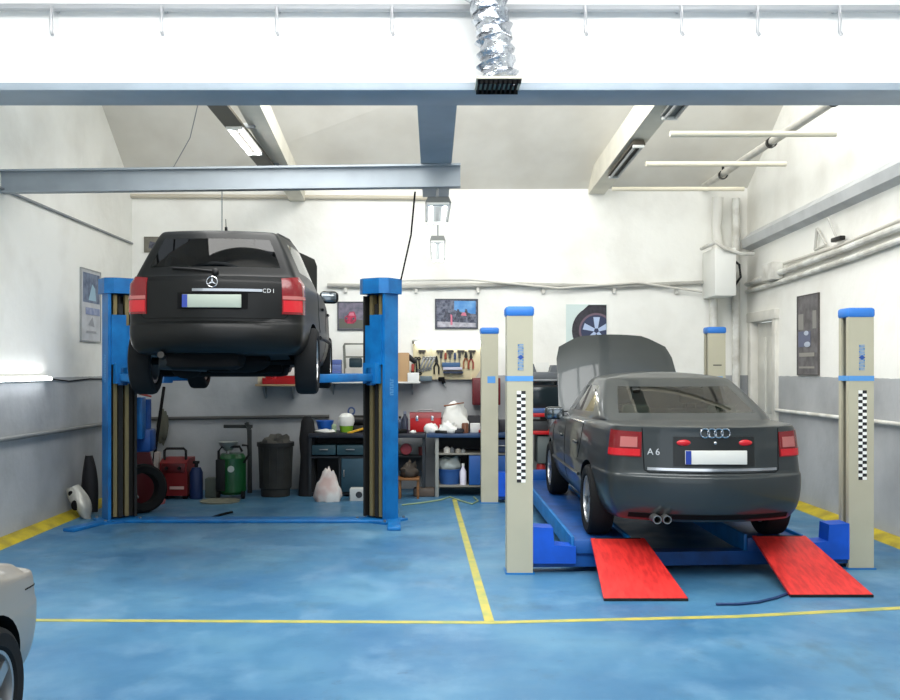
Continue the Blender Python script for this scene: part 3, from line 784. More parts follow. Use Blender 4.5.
# tube lamps
tube_m = mat('lit_tube', (246, 250, 255), .4, emit=14)
dead = mat('unlit_tube', (150, 152, 150), .3)
def lamp(name, label, a, b, n, lit=True, w=.14, group=None, hm=None, ext=(0, 1)):
    """fluorescent batten from a to b (underside), n tubes"""
    a, b = V(a), V(b); d = (b-a).normalized(); s = d.cross(V((0, 0, 1))).normalized(); c = (a+b)/2
    up = s.cross(d).normalized()
    r = thing(name, label, 'lamp', c, group)
    mb = MB()
    def q(t, u, v): return a+(b-a)*t+s*u+up*v
    P8 = [[mb.bm.verts.new(q(t, u, v)) for u, v in ((-w/2, .0), (w/2, .0), (w/2*.8, .06), (-w/2*.8, .06))] for t in ext]
    for k in range(4): mb.bm.faces.new((P8[0][k], P8[0][(k+1) % 4], P8[1][(k+1) % 4], P8[1][k]))
    mb.bm.faces.new(P8[0][::-1]); mb.bm.faces.new(P8[1]); mb.build('housing', hm or mat('lamp_housing', (120, 122, 118), .5), r)
    for k in range(n):
        u = 0 if n == 1 else (-.5+k/(n-1))*w*.55
        MB().tube([q(.04, u, -.022), q(.96, u, -.022)], .017, 10).build('tube', tube_m if lit else dead, r)
    for t in (.015, .985): 
        mb = MB(); p = q(t, 0, -.015); mb.cyl(p-s*w*.42, p+s*w*.42, .022, None, 8); mb.build('end_cap', white, r)
    return r
r_ = lamp('tube_lamp', 'lit twin tube lamp on the sloping cream beam at left', (-2.09, 11.15, 4.325), (-2.12, 10.1, 4.37), 2, w=.2, ext=(-1.3, 1.9), hm=mat('brown_grey_housing', (104, 100, 90), .6))
for y, z in ((10.3, 4.40), (11.9, 4.34)): MB().bx(-2.13, -1.93, y-.02, y+.02, z, z+.05, .004).build('bracket', greypaint, r_)
# the lamp below the end of the blue-grey beam
r_ = lamp('tube_lamp', 'lit twin tube lamp hanging under the end of the grey beam', (.045, 11.2, 3.52), (.055, 9.86, 3.52), 2, w=.27)
for y in (10.1, 11.1): MB().tube([(.05, y, 3.57), (.05, y, 3.89)], .012).build('hanger', greypaint, r_)
r_ = lamp('tube_lamp', 'lit lamp farther back behind the lamp under the grey beam', (.07, 13.7, 3.36), (.06, 12.2, 3.44), 2, w=.2)
for y, z in ((12.4, 5.43), (13.5, 4.67)): MB().tube([(.065, y, 3.45), (.065, y, z)], .008).build('hanger', greypaint, r_)
lamp('tube_lamp', 'unlit grey twin tube fixture on right beam, nearest the lintel', (2.56, 10.3, 4.515), (2.58, 8.6, 4.60), 2, False, .2)
lamp('tube_lamp', 'dark unlit fixture on right beam, nearest the back wall', (2.45, 12.9, 4.40), (2.47, 11.4, 4.48), 2, False, .16, hm=mat('old_dark_housing', (74, 68, 58), .6))
# left wall lamp
o = thing('wall_lamp', 'lit tube lamp on the left wall at eye height', 'lamp', (XL+.06, 10.1, 1.68))
MB().bx(XL, XL+.05, 9.35, 10.83, 1.655, 1.715, .01).build('housing', white, o)
MB().tube([(XL+.08, 9.4, 1.68), (XL+.08, 10.78, 1.68)], .018, 10).build('tube', tube_m, o)
for y in (9.38, 10.8): MB().box((XL+.07, y, 1.68), (.05, .03, .05), bev=.008).build('end_cap', white, o)
pipe('lamp_cable', [(XL+.02, 10.85, 1.68), (XL+.015, 11.5, 1.64), (XL+.015, 12.2, 1.66), (XL+.015, 12.9, 1.65), (XL+.015, 13.9, 1.67)], .008, blackm, 'thin dark cable running from the wall lamp along the left wall', 'cable')
# rails and pipes
railm = mat('old_grey_pipe', (136, 138, 136), .5, .3)
pipe('wall_pipe', [(XL+.05, 4.5, 1.10), (XL+.05, 13.85, 1.05)], .026, railm, 'grey pipe at waist height along the left wall')
pipe('wall_pipe', [wp(140, 418, .05), wp(330, 416, .05)], .026, mat('dark_old_pipe', (84, 84, 82), .5, .3), 'dark pipe on the back wall behind the green drainer')
pipe('wall_pipe', [(XR-.05, 6, 1.24), (XR-.05, doory0-.12, 1.22)], .024, whitepaint, 'pale pipe at waist height along the right wall')
pipe('conduit', [(XL+.02, 9.5, 3.63), (XL+.02, 13.9, 3.62)], .016, greypaint, 'thin grey conduit high on the left wall', 'conduit')
pipe('wall_pipe', [wp(134, 199, .06), wp(440, 198, .06)], .03, mat('tan_pipe', (198, 190, 172), .5), 'tan pipe just under the ceiling on the back wall')
pipe('conduit', [wp(328, 286, .05), wp(420, 287, .05), wp(520, 284, .05), wp(610, 286, .05), wp(712, 281, .05)], .032, mat('grey_conduit', (182, 180, 172), .55, var=.2), 'thick grey conduit crossing the back wall above the pictures', 'conduit')
pipe('conduit', [wp(398, 281, .1), wp(470, 280, .12), wp(560, 288, .1), wp(640, 282, .1), wp(705, 291, .1)], .016, mat('pale_conduit', (206, 203, 194), .55), 'thin sagging cable clipped in front of the thick conduit', 'cable')
for px in (346, 416, 478, 544, 616, 680):
    p = wp(px, 290, .03); tag(MB().box(p, (.05, .06, .09), bev=.012).build('pipe_clip', whitepaint), 'pale clip under the thick conduit on the back wall', 'clip', 'clips under the conduit')
# right wall: ledge pipe and conduits
mb = MB(); mb.prism([(XR, 3.62), (XR-.12, 3.66), (XR-.14, 3.78), (XR, 3.9)], 'y', 0, 1)
for v in mb.bm.verts:
    if v.co.y < .5: v.co.y = 6.0; v.co.z += .16
    else: v.co.y = 14.3; v.co.z += -.06
tag(mb.build('wall_ledge', mat('grey_ledge', (196, 198, 198), .7, var=.15, scale=3)), 'grey sloping ledge running along the upper right wall', 'ledge', kind='structure')
def rw(px, z, off): 
    y = (XR-off)*F/(px-HX); return V((XR-off, y, z))
pipe('conduit', [rw(747, 3.06, .06), rw(780, 3.10, .06), rw(840, 3.16, .06), (XR-.06, 6.5, 3.36)], .04, whitepaint, 'white conduit on right wall, middle one of the three', 'conduit')
pipe('conduit', [rw(747, 2.95, .05), rw(790, 2.98, .05), rw(850, 3.04, .05), (XR-.05, 6.5, 3.24)], .032, whitepaint, 'white conduit on right wall, lowest one of the three', 'conduit')
pipe('conduit', [rw(784, 3.21, .04), rw(840, 3.23, .04), (XR-.04, 6.5, 3.46)], .02, mat('pale_conduit', (206, 203, 194), .55), 'thin conduit on right wall, topmost of the three', 'conduit')
p = rw(772, 3.13, .09)
jb = tag(MB().box(p, (.16, .42, .24), bev=.02).build('junction_box', whitepaint), 'small white junction box on the right wall conduits', 'electrical box')
sb = thing('wall_bracket', 'pale triangular bracket standing on the right wall conduits', 'bracket', rw(826, 3.3, .05))
b = MB(); a = rw(815, 3.26, .05); b.tube([a, rw(817, 3.52, .05)], .018); b.tube([a, rw(826, 3.28, .05)], .016); b.tube([rw(817, 3.52, .05), rw(826, 3.28, .05)], .014); b.build('frame', mat('bracket_grey', (190, 188, 180), .5), sb)
b = MB(); b.tube([rw(838, 3.28, .06), rw(828, 3.58, .10)], .016); b.build('arm', mat('bracket_grey', (190, 188, 180), .5), sb)
b = MB(); b.box(rw(838, 3.30, .07), (.07, .26, .05), bev=.012); b.build('clamp', darkmetal, sb)
# ceiling pipes at right
for (px, y, d, px0, lab) in ((836, 134, 9.45, 670, 'nearest the lintel'), (786, 164, 11.2, 646, 'in the middle'), (744, 189, 13.1, 612, 'nearest the back wall')):
    z = Z(y, d); pipe('ceiling_pipe', [(X(px0, d), d, z), (X(px, d), d, z)], .03, mat('cream_pipe', (226, 218, 196), .5), 'cream pipe crossing below the right ceiling, '+lab)
b = thing('ceiling_duct', 'long pale pipe running front to back below the right ceiling', 'pipe', (4.06, 11, 4.5))
MB().tube([(4.06, 7.5, 4.5), (4.07, 14.3, 4.53)], .05, 12).build('pipe', mat('grey_white_pipe', (204, 200, 190), .5, var=.15), b)
for y in (8.2, 9.6, 11.4, 13.3):
    m_ = MB(); m_.tube([(4.06, y, 4.5), (4.06, y, 4.62)], .018); m_.lathe([(.052, -.03), (.064, -.03), (.064, .03), (.052, .03), (.052, -.03)], (4.06, y, 4.505), 'y', 14); m_.build('bracket', darkmetal, b)
# corner: lagged pipe, electric box
x = X(719, 14.2)
pipe('wall_pipe', [(x, WY(x)-.16, 4.36), (x-.02, WY(x)-.16, 3.9), (x+.02, WY(x)-.16, 3.55), (x, WY(x)-.16, 2.9)], [.085, .07, .085, .075], mat('lagged_pipe', (222, 220, 212), .6, bump=.4, scale=8), 'thick lagged white pipe going down the back right corner', seg=14)
pipe('wall_pipe', [(x-.05, WY(x)-.12, 2.9), (x-.05, WY(x)-.12, 1.3)], .06, whitepaint, 'white pipe below the electric box in the corner', seg=14)
pipe('wall_pipe', [(x+.30, WY(x)-.08, 4.36), (x+.30, WY(x)-.08, .3)], .06, whitepaint, 'slim white pipe in the corner right of the electric box', seg=12)
eb = thing('electric_box', 'white electric box high in the back right corner', 'electrical box', (X(722, 13.9), 13.9, Z(295, 13.9)))
xa, xb = X(712, 13.9), X(733, 13.9)
MB().bx(xa, xb, 13.75, 14.38, Z(296, 13.8), Z(248, 13.8), .012).build('case', white, eb)
MB().bx(xb, xb+.012, 13.8, 14.2, Z(288, 13.8), Z(258, 13.8), .004).build('side_vent', mat('dark_blue_grey', (52, 56, 72), .6), eb)
b = MB(); b.tube([(xa-.1, 14.1, Z(247, 13.9)), (xa, 13.72, Z(243, 13.8)), (xa+.12, 13.70, Z(249, 13.8)), (xb+.05, 13.75, Z(254, 13.8)), (xb+.3, 13.9, Z(253, 13.8))], .03, 8); b.build('feed_pipe', whitepaint, eb)
b = MB(); b.tube([(xb+.02, 13.9, 3.0), (xb+.08, 13.8, 3.12), (xb+.06, 13.8, 3.3), (xb-.02, 13.9, 3.4)], .018, 8); b.build('cable_loop', black, eb)
# loose cables
pipe('hanging_cable', [(X(415, 10), 10.0, 3.65), (X(411, 11), 11.0, Z(235, 11)), (X(401, 11.2), 11.2, 2.84)], .01, blackm, 'dark cable hanging from the beam to the right lift column', 'cable')
pipe('hanging_cable', [(X(204, 10.5), 10.5, 5.0), (X(190, 11.5), 11.5, Z(138, 11.5)), (X(173, 12.5), 12.5, Z(168, 12.5))], .006, greypaint, 'thin grey cable slanting under the ceiling at left', 'cable')
pipe('hanging_cable', [(X(222, 10), 10, 3.66), (X(222, 10), 10, 3.10)], .006, greypaint, 'thin wire hanging above the black estate car', 'cable')
# ------------------------------------------------------------------ two-post lift
def two_post():
    root = thing('two_post_lift', 'blue two-post lift holding up the black estate car', 'car lift', (-2.13, 11.2, 0))
    bronze = mat('bronze_slide', (140, 126, 88), .45, .4, var=.3, scale=4, stretch=(1, 1, .15)); dark = mat('dark_channel', (28, 27, 25), .6)
    H = 2.85
    for sx, cx in ((-1, -3.72), (1, -.61)):
        cy = 11.22; a = R(56)
        u = V((-sx*cos(a), -sin(a), 0)); v = V((-u.y, u.x, 0))*(1 if sx > 0 else -1)      # u: way the channel opens
        C = V((cx, cy, 0))
        def q(p): w = C+u*p[0]+v*p[1]; return (w.x, w.y)
        def quadbar(mb, u0, u1, v0, v1, z0, z1): mb.prism([q((u0, v0)), q((u1, v0)), q((u1, v1)), q((u0, v1))], 'z', z0, z1)
        prof = [(-.13, -.21), (.0, -.21), (.0, -.195), (-.115, -.195), (-.115, .135), (.115, .135), (.115, .115), (.13, .115), (.13, .15), (-.13, .15)]
        col = MB().prism([q(p) for p in prof], 'z', .02, H-.16).build('column', blue_lift, root)
        b = MB(); b.prism([q(p) for p in ((-.15, -.235), (.11, -.235), (.18, -.14), (.18, .1), (.11, .19), (-.15, .19))], 'z', H-.18, H); b.build('top_cap', blue_lift, col)
        b = MB()
        for vv in (-.075, .06): quadbar(b, .02, .10, vv-.022, vv+.022, .06, H-.19)
        b.build('slide_rail', bronze, col)
        b = MB(); quadbar(b, -.10, -.07, -.10, .10, .05, H-.2); c_ = C+u*.03+v*-.005; b.cyl((c_.x, c_.y, .05), (c_.x, c_.y, H-.2), .025); quadbar(b, .04, .09, -.03, .02, .05, H-.3); quadbar(b, -.10, .10, -.194, -.165, .05, H-.2); quadbar(b, -.10, .02, -.165, -.12, .05, H-.2); b.build('screw_and_back', dark, col)
        b = MB(); zc, hh = (1.80, .34) if sx < 0 else (1.58, .20)
        for k in range(int(hh/.028)): quadbar(b, -.035, .035, .149, .1525, zc-hh/2+.028*k, zc-hh/2+.028*k+.016); quadbar(b, -.035 if k % 2 else .02, -.02 if k % 2 else .035, .149, .1525, zc-hh/2+.028*k, zc-hh/2+.028*k+.028)
        b.build('lettering', mat('faded_lettering', (84, 142, 190), .5), col)
        b = MB(); quadbar(b, -.2, .24, -.24, .24, 0, .025); b.build('base_plate', blue_lift, root)
        for pp in ((.2, .2), (.2, -.2), (-.17, .2), (-.17, -.2)):
            w = q(pp); MB().cyl((w[0], w[1], .02), (w[0], w[1], .05), .018, None, 6).build('anchor_bolt', steel, root)
        car = MB(); quadbar(car, .03, .16, -.05, .115, 1.84, 2.42); quadbar(car, .0, .12, -.15, -.05, 1.84, 2.3); quadbar(car, .12, .24, -.09, .09, 1.62, 1.86); o = car.build('carriage', blue_lift, root)
        piv = C+u*.2; 
        for ty, tx in ((9.75, .70), (11.75, .68)):
            cc = V((-2.05-(ty-10.34)*.061, ty, 0)); end = cc+V((sx*tx, 0, 0))
            b = MB(); d = (end-piv); L = d.length; ang = math.atan2(d.y, d.x)
            b.box(((piv.x+end.x)/2, (piv.y+end.y)/2, 1.69), (L, .10, .09), rz=ang, bev=.012); m2 = piv+d*.72
            b.box((m2.x, m2.y, 1.69), (L*.5, .075, .065), rz=ang, bev=.01); b.cyl((piv.x, piv.y, 1.60), (piv.x, piv.y, 1.80), .055)
            arm = b.build('arm', blue_lift, root)
            MB().cyl((end.x, end.y, 1.735), (end.x, end.y, 1.80), .06, .065, 16).build('pad', rubber, arm)
    MB().bx(-3.75, -.5, 11.02, 11.30, 0, .035, .01).build('floor_cover', blue_lift, root)
    for (x0, y0, x1, y1) in ((-3.80, 11.05, -4.0, 10.42), (-.45, 11.0, -.43, 10.50)):
        d = V((x1-x0, y1-y0)); MB().box(((x0+x1)/2, (y0+y1)/2, .02), (d.length, .15, .04), rz=math.atan2(d.y, d.x), bev=.01).build('foot', blue_lift, root)
    # power unit behind the left column
    pu = MB(); pu.cyl((-3.55, 11.62, 1.05), (-3.55, 11.62, 1.42), .10, None, 20); pu.box((-3.55, 11.62, .92), (.26, .26, .28), bev=.03); pu.build('power_unit', blue_deep, root)
    b = MB(); b.bx(-3.62, -3.48, 11.36, 11.52, .95, 1.45, .01); b.build('motor_bracket', blue_lift, root)
    b = MB(); b.tube([(-3.42, 11.55, 1.5), (-3.40, 11.2, 1.62), (-3.46, 11.0, 1.72), (-3.5, 10.95, 1.9)], .012); b.tube([(-3.44, 11.0, 1.62), (-3.38, 10.95, 1.5), (-3.26, 11.0, 1.47)], .012); b.build('hydraulic_hose', mat('red_hose', (150, 60, 50), .5), root)
    return root
two_post()

# ------------------------------------------------------------------ four-post lift
def checker_mat():
    m = bpy.data.materials.new('checkered_strip'); m.use_nodes = True; nt = m.node_tree; b = nt.nodes['Principled BSDF']; b.inputs['Roughness'].default_value = .5
    g = nt.nodes.new('ShaderNodeTexCoord'); mp = nt.nodes.new('ShaderNodeMapping'); c = nt.nodes.new('ShaderNodeTexChecker')
    c.inputs['Scale'].default_value = 1; c.inputs[1].default_value = lin((20, 20, 20)); c.inputs[2].default_value = lin((236, 236, 230))
    mp.inputs['Scale'].default_value = (1/.038, 1/.2, 1/.0286); mp.inputs['Location'].default_value = (.0, .5, .02)
    nt.links.new(g.outputs['Object'], mp.inputs[0]); nt.links.new(mp.outputs[0], c.inputs['Vector']); nt.links.new(c.outputs[0], b.inputs['Base Color'])
    return m
def four_post():
    root = thing('four_post_lift', 'four-post lift with beige columns and red ramps under the grey saloon', 'car lift', (2.26, 10.5, 0))
    chk = checker_mat(); H = 2.34
    lettm = mat('blue_lettering', (84, 146, 206), .5); lettd = mat('dark_blue_mark', (36, 76, 150), .5)
    posts = [(.76, 8.40, 1, True), (3.83, 8.60, -1, True), (.755, 12.75, 1, False), (3.72, 12.55, -1, False)]
    for (x, y, sx, front) in posts:
        w, d = .225, .21
        # open section, slot on the inner side
        pts = [(-w/2, -d/2), (w/2, -d/2), (w/2, -.05), (w/2-.02, -.05), (w/2-.02, -d/2+.02), (-w/2+.02, -d/2+.02), (-w/2+.02, d/2-.02), (w/2-.02, d/2-.02), (w/2-.02, .05), (w/2, .05), (w/2, d/2), (-w/2, d/2)]
        col = MB().prism([(x+sx*a, y+b) for a, b in pts], 'z', .012, H-.07).build('column', beige, root)
        b = MB(); b.box((x, y, H-.045), (w+.025, d+.025, .09), bev=.025); b.build('top_cap', blue_cap, col)
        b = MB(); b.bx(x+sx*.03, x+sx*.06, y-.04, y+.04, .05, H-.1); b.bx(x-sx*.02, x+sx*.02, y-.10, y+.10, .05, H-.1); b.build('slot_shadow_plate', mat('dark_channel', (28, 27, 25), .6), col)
        b = MB(); b.box((x, y, .006), (w+.03, d+.03, .012)); b.build('base_plate', blue_lift, root)
        yf = y-d/2
        if front:
            zc = 1.72
            MB().bx(x-w/2-.002, x+w/2+.002, yf-.003, y+d/2+.002, zc-.035, zc+.01).build('blue_band', lettm, col)
            s = MB().bx(x-.038+.01, x+.038+.01, yf-.003, yf+.001, .80, 1.60); s = s.build('checkered_strip', chk, col)
            s.data.transform(Mx.Translation((-(x+.01-col.parent.location.x), -(yf-.001-col.parent.location.y), -.8))); s.location = (x+.01-col.parent.location.x, yf-.001-col.parent.location.y, .8)
            b = MB(); b2 = MB()
            rnd = random.Random(3)
            for k in range(9):
                z = 1.79+.026*k
                if k == 4: b2.prism([(x+.035, z), (x+.006, z+.022), (x-.024, z), (x+.006, z-.022)], 'y', yf-.003, yf+.001); continue
                b.bx(x-.02, x+.03, yf-.003, yf+.001, z-.009, z-.004); b.bx(x-.02, x+.03, yf-.003, yf+.001, z+.004, z+.009)
                b.bx(x+(.02 if k % 2 else -.02), x+(.03 if k % 2 else -.01), yf-.003, yf+.001, z-.009, z+.009)
            b.build('lettering', lettm, col); b2.build('mark', lettd, col)
        else:
            MB().bx(x-sx*.0-.03, x+.075, yf-.003, yf+.001, 1.60, 1.69).build('blue_sticker', lettm, col)
            if sx < 0:
                MB().bx(x-.05, x+.06, yf-.003, yf+.001, 1.83, 1.845).build('dark_marking', mat('dark_label', (70, 74, 70), .5), col)
    for y, yr in ((8.42, 8.60), (12.75, 12.6)):
        mb = MB(); mb.prism([(.85, y-.08), (3.74, yr-.08), (3.74, yr+.10), (.85, y+.10)], 'z', .05, .17); cb = mb.build('cross_beam', blue_deep, root)
        for x, yy, sx in ((.93, y, 1), (3.66, yr, -1)):
            b = MB(); b.prism([(x-sx*.06, .09), (x+sx*.32, .09), (x+sx*.32, .235), (x+sx*.13, .25), (x+sx*.12, .40), (x-sx*.06, .41)], 'y', yy-.115, yy+.10); b.build('carriage', mat('bright_blue_carriage', (18, 84, 196), .4, var=.2, scale=5), root)
    for x, ys in ((1.48, 8.34), (3.04, 8.46)):
        b = MB(); b.bx(x-.24, x+.24, ys, 12.95, .17, .285, .006)
        rw_ = b.build('runway', blue_deep, root)
        e = MB(); e.bx(x-.265, x-.235, ys+.02, 12.95, .15, .315, .005); e.bx(x+.235, x+.265, ys+.02, 12.95, .15, .315, .005); e.build('edge_rail', blue_lift, rw_)
        MB().bx(x-.23, x+.23, 12.85, 12.93, .28, .42, .01).build('wheel_stop', blue_deep, rw_)
    for (xt, xb, yb) in ((1.62, 1.645, 7.34), (3.08, 3.13, 7.46)):
        yt = yb+1.0; wt, wb_ = .235, .325
        G = []
        for i in range(2):
            row = []
            for j in range(9):
                t = j/8; y = yb+(yt-yb)*t; z = .022+.285*t
                xc = xb+(xt-xb)*t; w = wb_+(wt-wb_)*t
                row.append(V((xc+(w if i else -w), y, z)))
            G.append(row)
        rp = MB().sheet(G, .02, (0, .27, -1)).build('ramp', red_ramp, root)
        b = MB(); b.tube([(xt-.2, yt, .29), (xt+.2, yt, .29)], .02); b.build('hinge', darkmetal, rp)
        b = MB(); b.bx(xb-wb_, xb+wb_, yb-.012, yb+.02, .002, .02); b.build('ramp_lip', darkmetal, rp)
    return root
four_post()
estate(); grey_sedan(); silver_sedan()
# ------------------------------------------------------------------ pictures
def poster(name, label, cx, cz, w, h, wall, base_m, frame_m, shapes, fw=.02, cat='poster'):
    """flat framed picture; shapes: (name, material, mesh-drawing function(mb, x, z)) drawn in picture axes x right, z up, -1..1"""
    if wall == 'back':
        M = Mx.Translation((cx, WY(cx)-.012, cz)) @ Mx.Rotation(WANG, 4, 'Z')
    elif wall == 'left': M = Mx.Translation((XL+.012, cx, cz)) @ Mx.Rotation(pi/2, 4, 'Z')
    else: M = Mx.Translation((XR-.012, cx, cz)) @ Mx.Rotation(-pi/2, 4, 'Z')
    loc = M @ V((0, 0, 0)); r = thing(name, label, cat, loc)
    def put(mb, nm, m, smooth=False):
        bmesh.ops.transform(mb.bm, matrix=M, verts=mb.bm.verts); return mb.build(nm, m, r, smooth)
    put(MB().bx(-w/2, w/2, -.006, .010, -h/2, h/2), 'sheet', base_m)
    if frame_m:
        b = MB()
        for x0, x1, z0, z1 in ((-w/2-fw, w/2+fw, h/2, h/2+fw), (-w/2-fw, w/2+fw, -h/2-fw, -h/2), (-w/2-fw, -w/2, -h/2, h/2), (w/2, w/2+fw, -h/2, h/2)): b.bx(x0, x1, -.012, .012, z0, z1)
        put(b, 'frame', frame_m)
    for k, (nm, m, fn) in enumerate(shapes):
        b = MB(); fn(b, w/2, h/2, -.009-.0012*k); put(b, nm, m)
    return r
def ell(b, cx, cz, rx, rz, y, n=28, th=.002): b.prism([(cx+rx*cos(2*pi*k/n), cz+rz*sin(2*pi*k/n)) for k in range(n)], 'y', y, y+th)
def poly(b, pts, y, th=.002): b.prism(pts, 'y', y, y+th)
fr_dark = mat('dark_picture_frame', (70, 72, 78), .4)
skyblue = mat('picture_blue', (70, 132, 196), .4, var=.5, scale=6, col2=(120, 170, 214))
picgrey = mat('picture_grey', (118, 122, 136), .4, var=.6, scale=22, col2=(58, 62, 80), detail=8)
picpale = mat('picture_pale', (190, 188, 196), .4, var=.35, scale=16)
picdark = mat('picture_dark', (52, 54, 66), .4, var=.5, scale=22, col2=(96, 98, 112))
picred = mat('picture_red', (196, 52, 84), .4, var=.4, scale=16, col2=(120, 34, 60))
picpink = mat('picture_pink', (206, 120, 140), .4)
def bikes(b, w, h, y):
    for cx in (-.48, .10, .5):
        for s in (-.13, .13):
            ell(b, (cx+s)*w, -.38*h, .09*w, .20*h, y, 16)
        poly(b, [((cx-.15)*w, -.2*h), ((cx+.13)*w, -.25*h), ((cx+.17)*w, .05*h), ((cx+.05)*w, .12*h), ((cx+.02)*w, .34*h), ((cx-.07)*w, .36*h), ((cx-.1)*w, .05*h)], y-.0005)
w_ = X(478, 14.2)-X(435, 14.2)-.04
poster('framed_picture', 'framed picture of motorcycles racing under blue sky on the back wall', X(456.5, 14.2), Z(314, 14.2), w_, .41, 'back', picgrey, fr_dark, [
    ('sky', skyblue, lambda b, w, h, y: poly(b, [(-.12*w, .95*h), (.95*w, .95*h), (.95*w, .0), (.5*w, .05*h), (.1*w, .2*h), (-.12*w, .3*h)], y)),
    ('pale_ground', picpale, lambda b, w, h, y: poly(b, [(-.95*w, -.95*h), (.95*w, -.95*h), (.95*w, -.66*h), (-.95*w, -.55*h)], y)),
    ('motorcycles', picdark, bikes),
    ('riders', picpink, lambda b, w, h, y: (poly(b, [(.2*w, -.1*h), (.5*w, -.15*h), (.45*w, .1*h), (.3*w, .12*h)], y), poly(b, [(-.3*w, -.8*h), (-.2*w, -.8*h), (-.22*w, -.1*h), (-.3*w, 0)], y)))])
poster('framed_picture', 'picture of a small red car on a grey background beside the lift column', X(351, 14.1), Z(316, 14.1), .37, .39, 'back', mat('picture_violet_grey', (124, 116, 132), .4, var=.4, scale=14, col2=(90, 92, 104)), fr_dark, [
    ('ground', mat('picture_olive', (96, 98, 88), .4), lambda b, w, h, y: poly(b, [(-.95*w, -.95*h), (.95*w, -.95*h), (.95*w, -.3*h), (-.95*w, -.2*h)], y)),
    ('red_car', picred, lambda b, w, h, y: poly(b, [(-.5*w, -.45*h), (-.52*w, -.1*h), (-.3*w, .05*h), (-.1*w, .32*h), (.25*w, .34*h), (.4*w, .0), (.42*w, -.4*h), (.2*w, -.58*h), (-.3*w, -.58*h)], y)),
    ('car_window', picpink, lambda b, w, h, y: poly(b, [(-.22*w, .04*h), (-.08*w, .26*h), (.2*w, .27*h), (.28*w, .02*h)], y)),
    ('car_lamp', picdark, lambda b, w, h, y: (ell(b, -.36*w, -.18*h, .09*w, .09*h, y), ell(b, .2*w, -.2*h, .09*w, .09*h, y)))], .018)
def rim_spokes(b, w, h, y):
    cx, cz = .48*w, -.16*h
    for k in range(5):
        a = .3+2*pi*k/5; p = lambda r, da: (cx+r*w*cos(a+da), cz+r*w*sin(a+da))
        q = [p(.13, -.6), p(.68, -.24), p(.68, .24), p(.13, .6)]
        q = [(max(-w, min(.97*w, a_)), max(-.99*h, b_)) for a_, b_ in q]
        poly(b, q, y)
def clip_disc(b, cx, cz, r, w, h, y):
    n = 48; b.prism([(max(-.98*w, min(.98*w, cx+r*cos(2*pi*k/n))), max(-.99*h, min(.99*h, cz+r*sin(2*pi*k/n)))) for k in range(n)], 'y', y, y+.002)
poster('tyre_poster', 'poster of a car tyre and silver wheel above the raised grey bonnet', X(586.5, 14.3), Z(327, 14.3), X(607, 14.3)-X(566, 14.3), .68, 'back', mat('poster_mint', (206, 220, 216), .5), None, [
    ('dark_top', mat('poster_black', (40, 38, 42), .45), lambda b, w, h, y: poly(b, [(.1*w, .98*h), (.98*w, .98*h), (.98*w, -.9*h), (-.3*w, -.2*h), (-.35*w, .6*h)], y)),
    ('tyre', mat('poster_tyre', (58, 56, 64), .5, var=.4, scale=20), lambda b, w, h, y: clip_disc(b, .48*w, -.16*h, 1.2*w, w, h, y)),
    ('tyre_rib', mat('poster_tyre_rib', (112, 92, 104), .5), lambda b, w, h, y: clip_disc(b, .48*w, -.16*h, .86*w, w, h, y)),
    ('rim_back', mat('poster_rim_back', (52, 60, 88), .45), lambda b, w, h, y: clip_disc(b, .48*w, -.16*h, .76*w, w, h, y)),
    ('rim_spokes', mat('poster_rim', (176, 192, 220), .4), rim_spokes)], cat='poster')
poster('framed_picture', 'small dark framed picture half hidden behind the black estate car', X(154, 14), Z(245, 14), .22, .19, 'back', mat('picture_dim', (128, 124, 112), .5, var=.3, scale=12), mat('frame_olive', (112, 108, 96), .5), [
    ('motif', picdark, lambda b, w, h, y: poly(b, [(-.6*w, -.6*h), (.6*w, -.6*h), (.3*w, .3*h), (-.4*w, .5*h)], y))], .02, 'picture')
# left and right wall posters
yl0, yl1 = XL*F/(80-HX), XL*F/(99-HX)
poster('tall_poster', 'tall pale poster with blue upper picture on the left wall', (yl0+yl1)/2, 2.60, yl1-yl0, .90, 'left', mat('poster_pale', (196, 198, 202), .5, var=.15, scale=6), mat('poster_edge', (150, 152, 150), .5), [
    ('blue_picture', mat('poster_slate', (110, 124, 148), .5, var=.5, scale=9, col2=(70, 84, 112)), lambda b, w, h, y: poly(b, [(-.85*w, .08*h), (.9*w, .08*h), (.9*w, .92*h), (-.85*w, .92*h)], y)),
    ('pale_figure', mat('poster_aqua', (150, 182, 200), .5), lambda b, w, h, y: poly(b, [(-.3*w, .15*h), (.5*w, .15*h), (.4*w, .5*h), (.1*w, .62*h), (-.1*w, .4*h)], y)),
    ('blue_band', mat('poster_band', (120, 132, 170), .5, var=.4, scale=14, col2=(150, 160, 186)), lambda b, w, h, y: poly(b, [(-.6*w, -.26*h), (.9*w, -.26*h), (.9*w, -.06*h), (-.6*w, -.06*h)], y)),
    ('grey_motif', mat('poster_grey_motif', (150, 152, 158), .5), lambda b, w, h, y: (poly(b, [(-.3*w, -.55*h), (.3*w, -.6*h), (.1*w, -.32*h)], y), poly(b, [(-.5*w, -.78*h), (.5*w, -.78*h), (.5*w, -.72*h), (-.5*w, -.72*h)], y)))], .015)
yr0, yr1 = XR*F/(799-HX), XR*F/(819.5-HX)
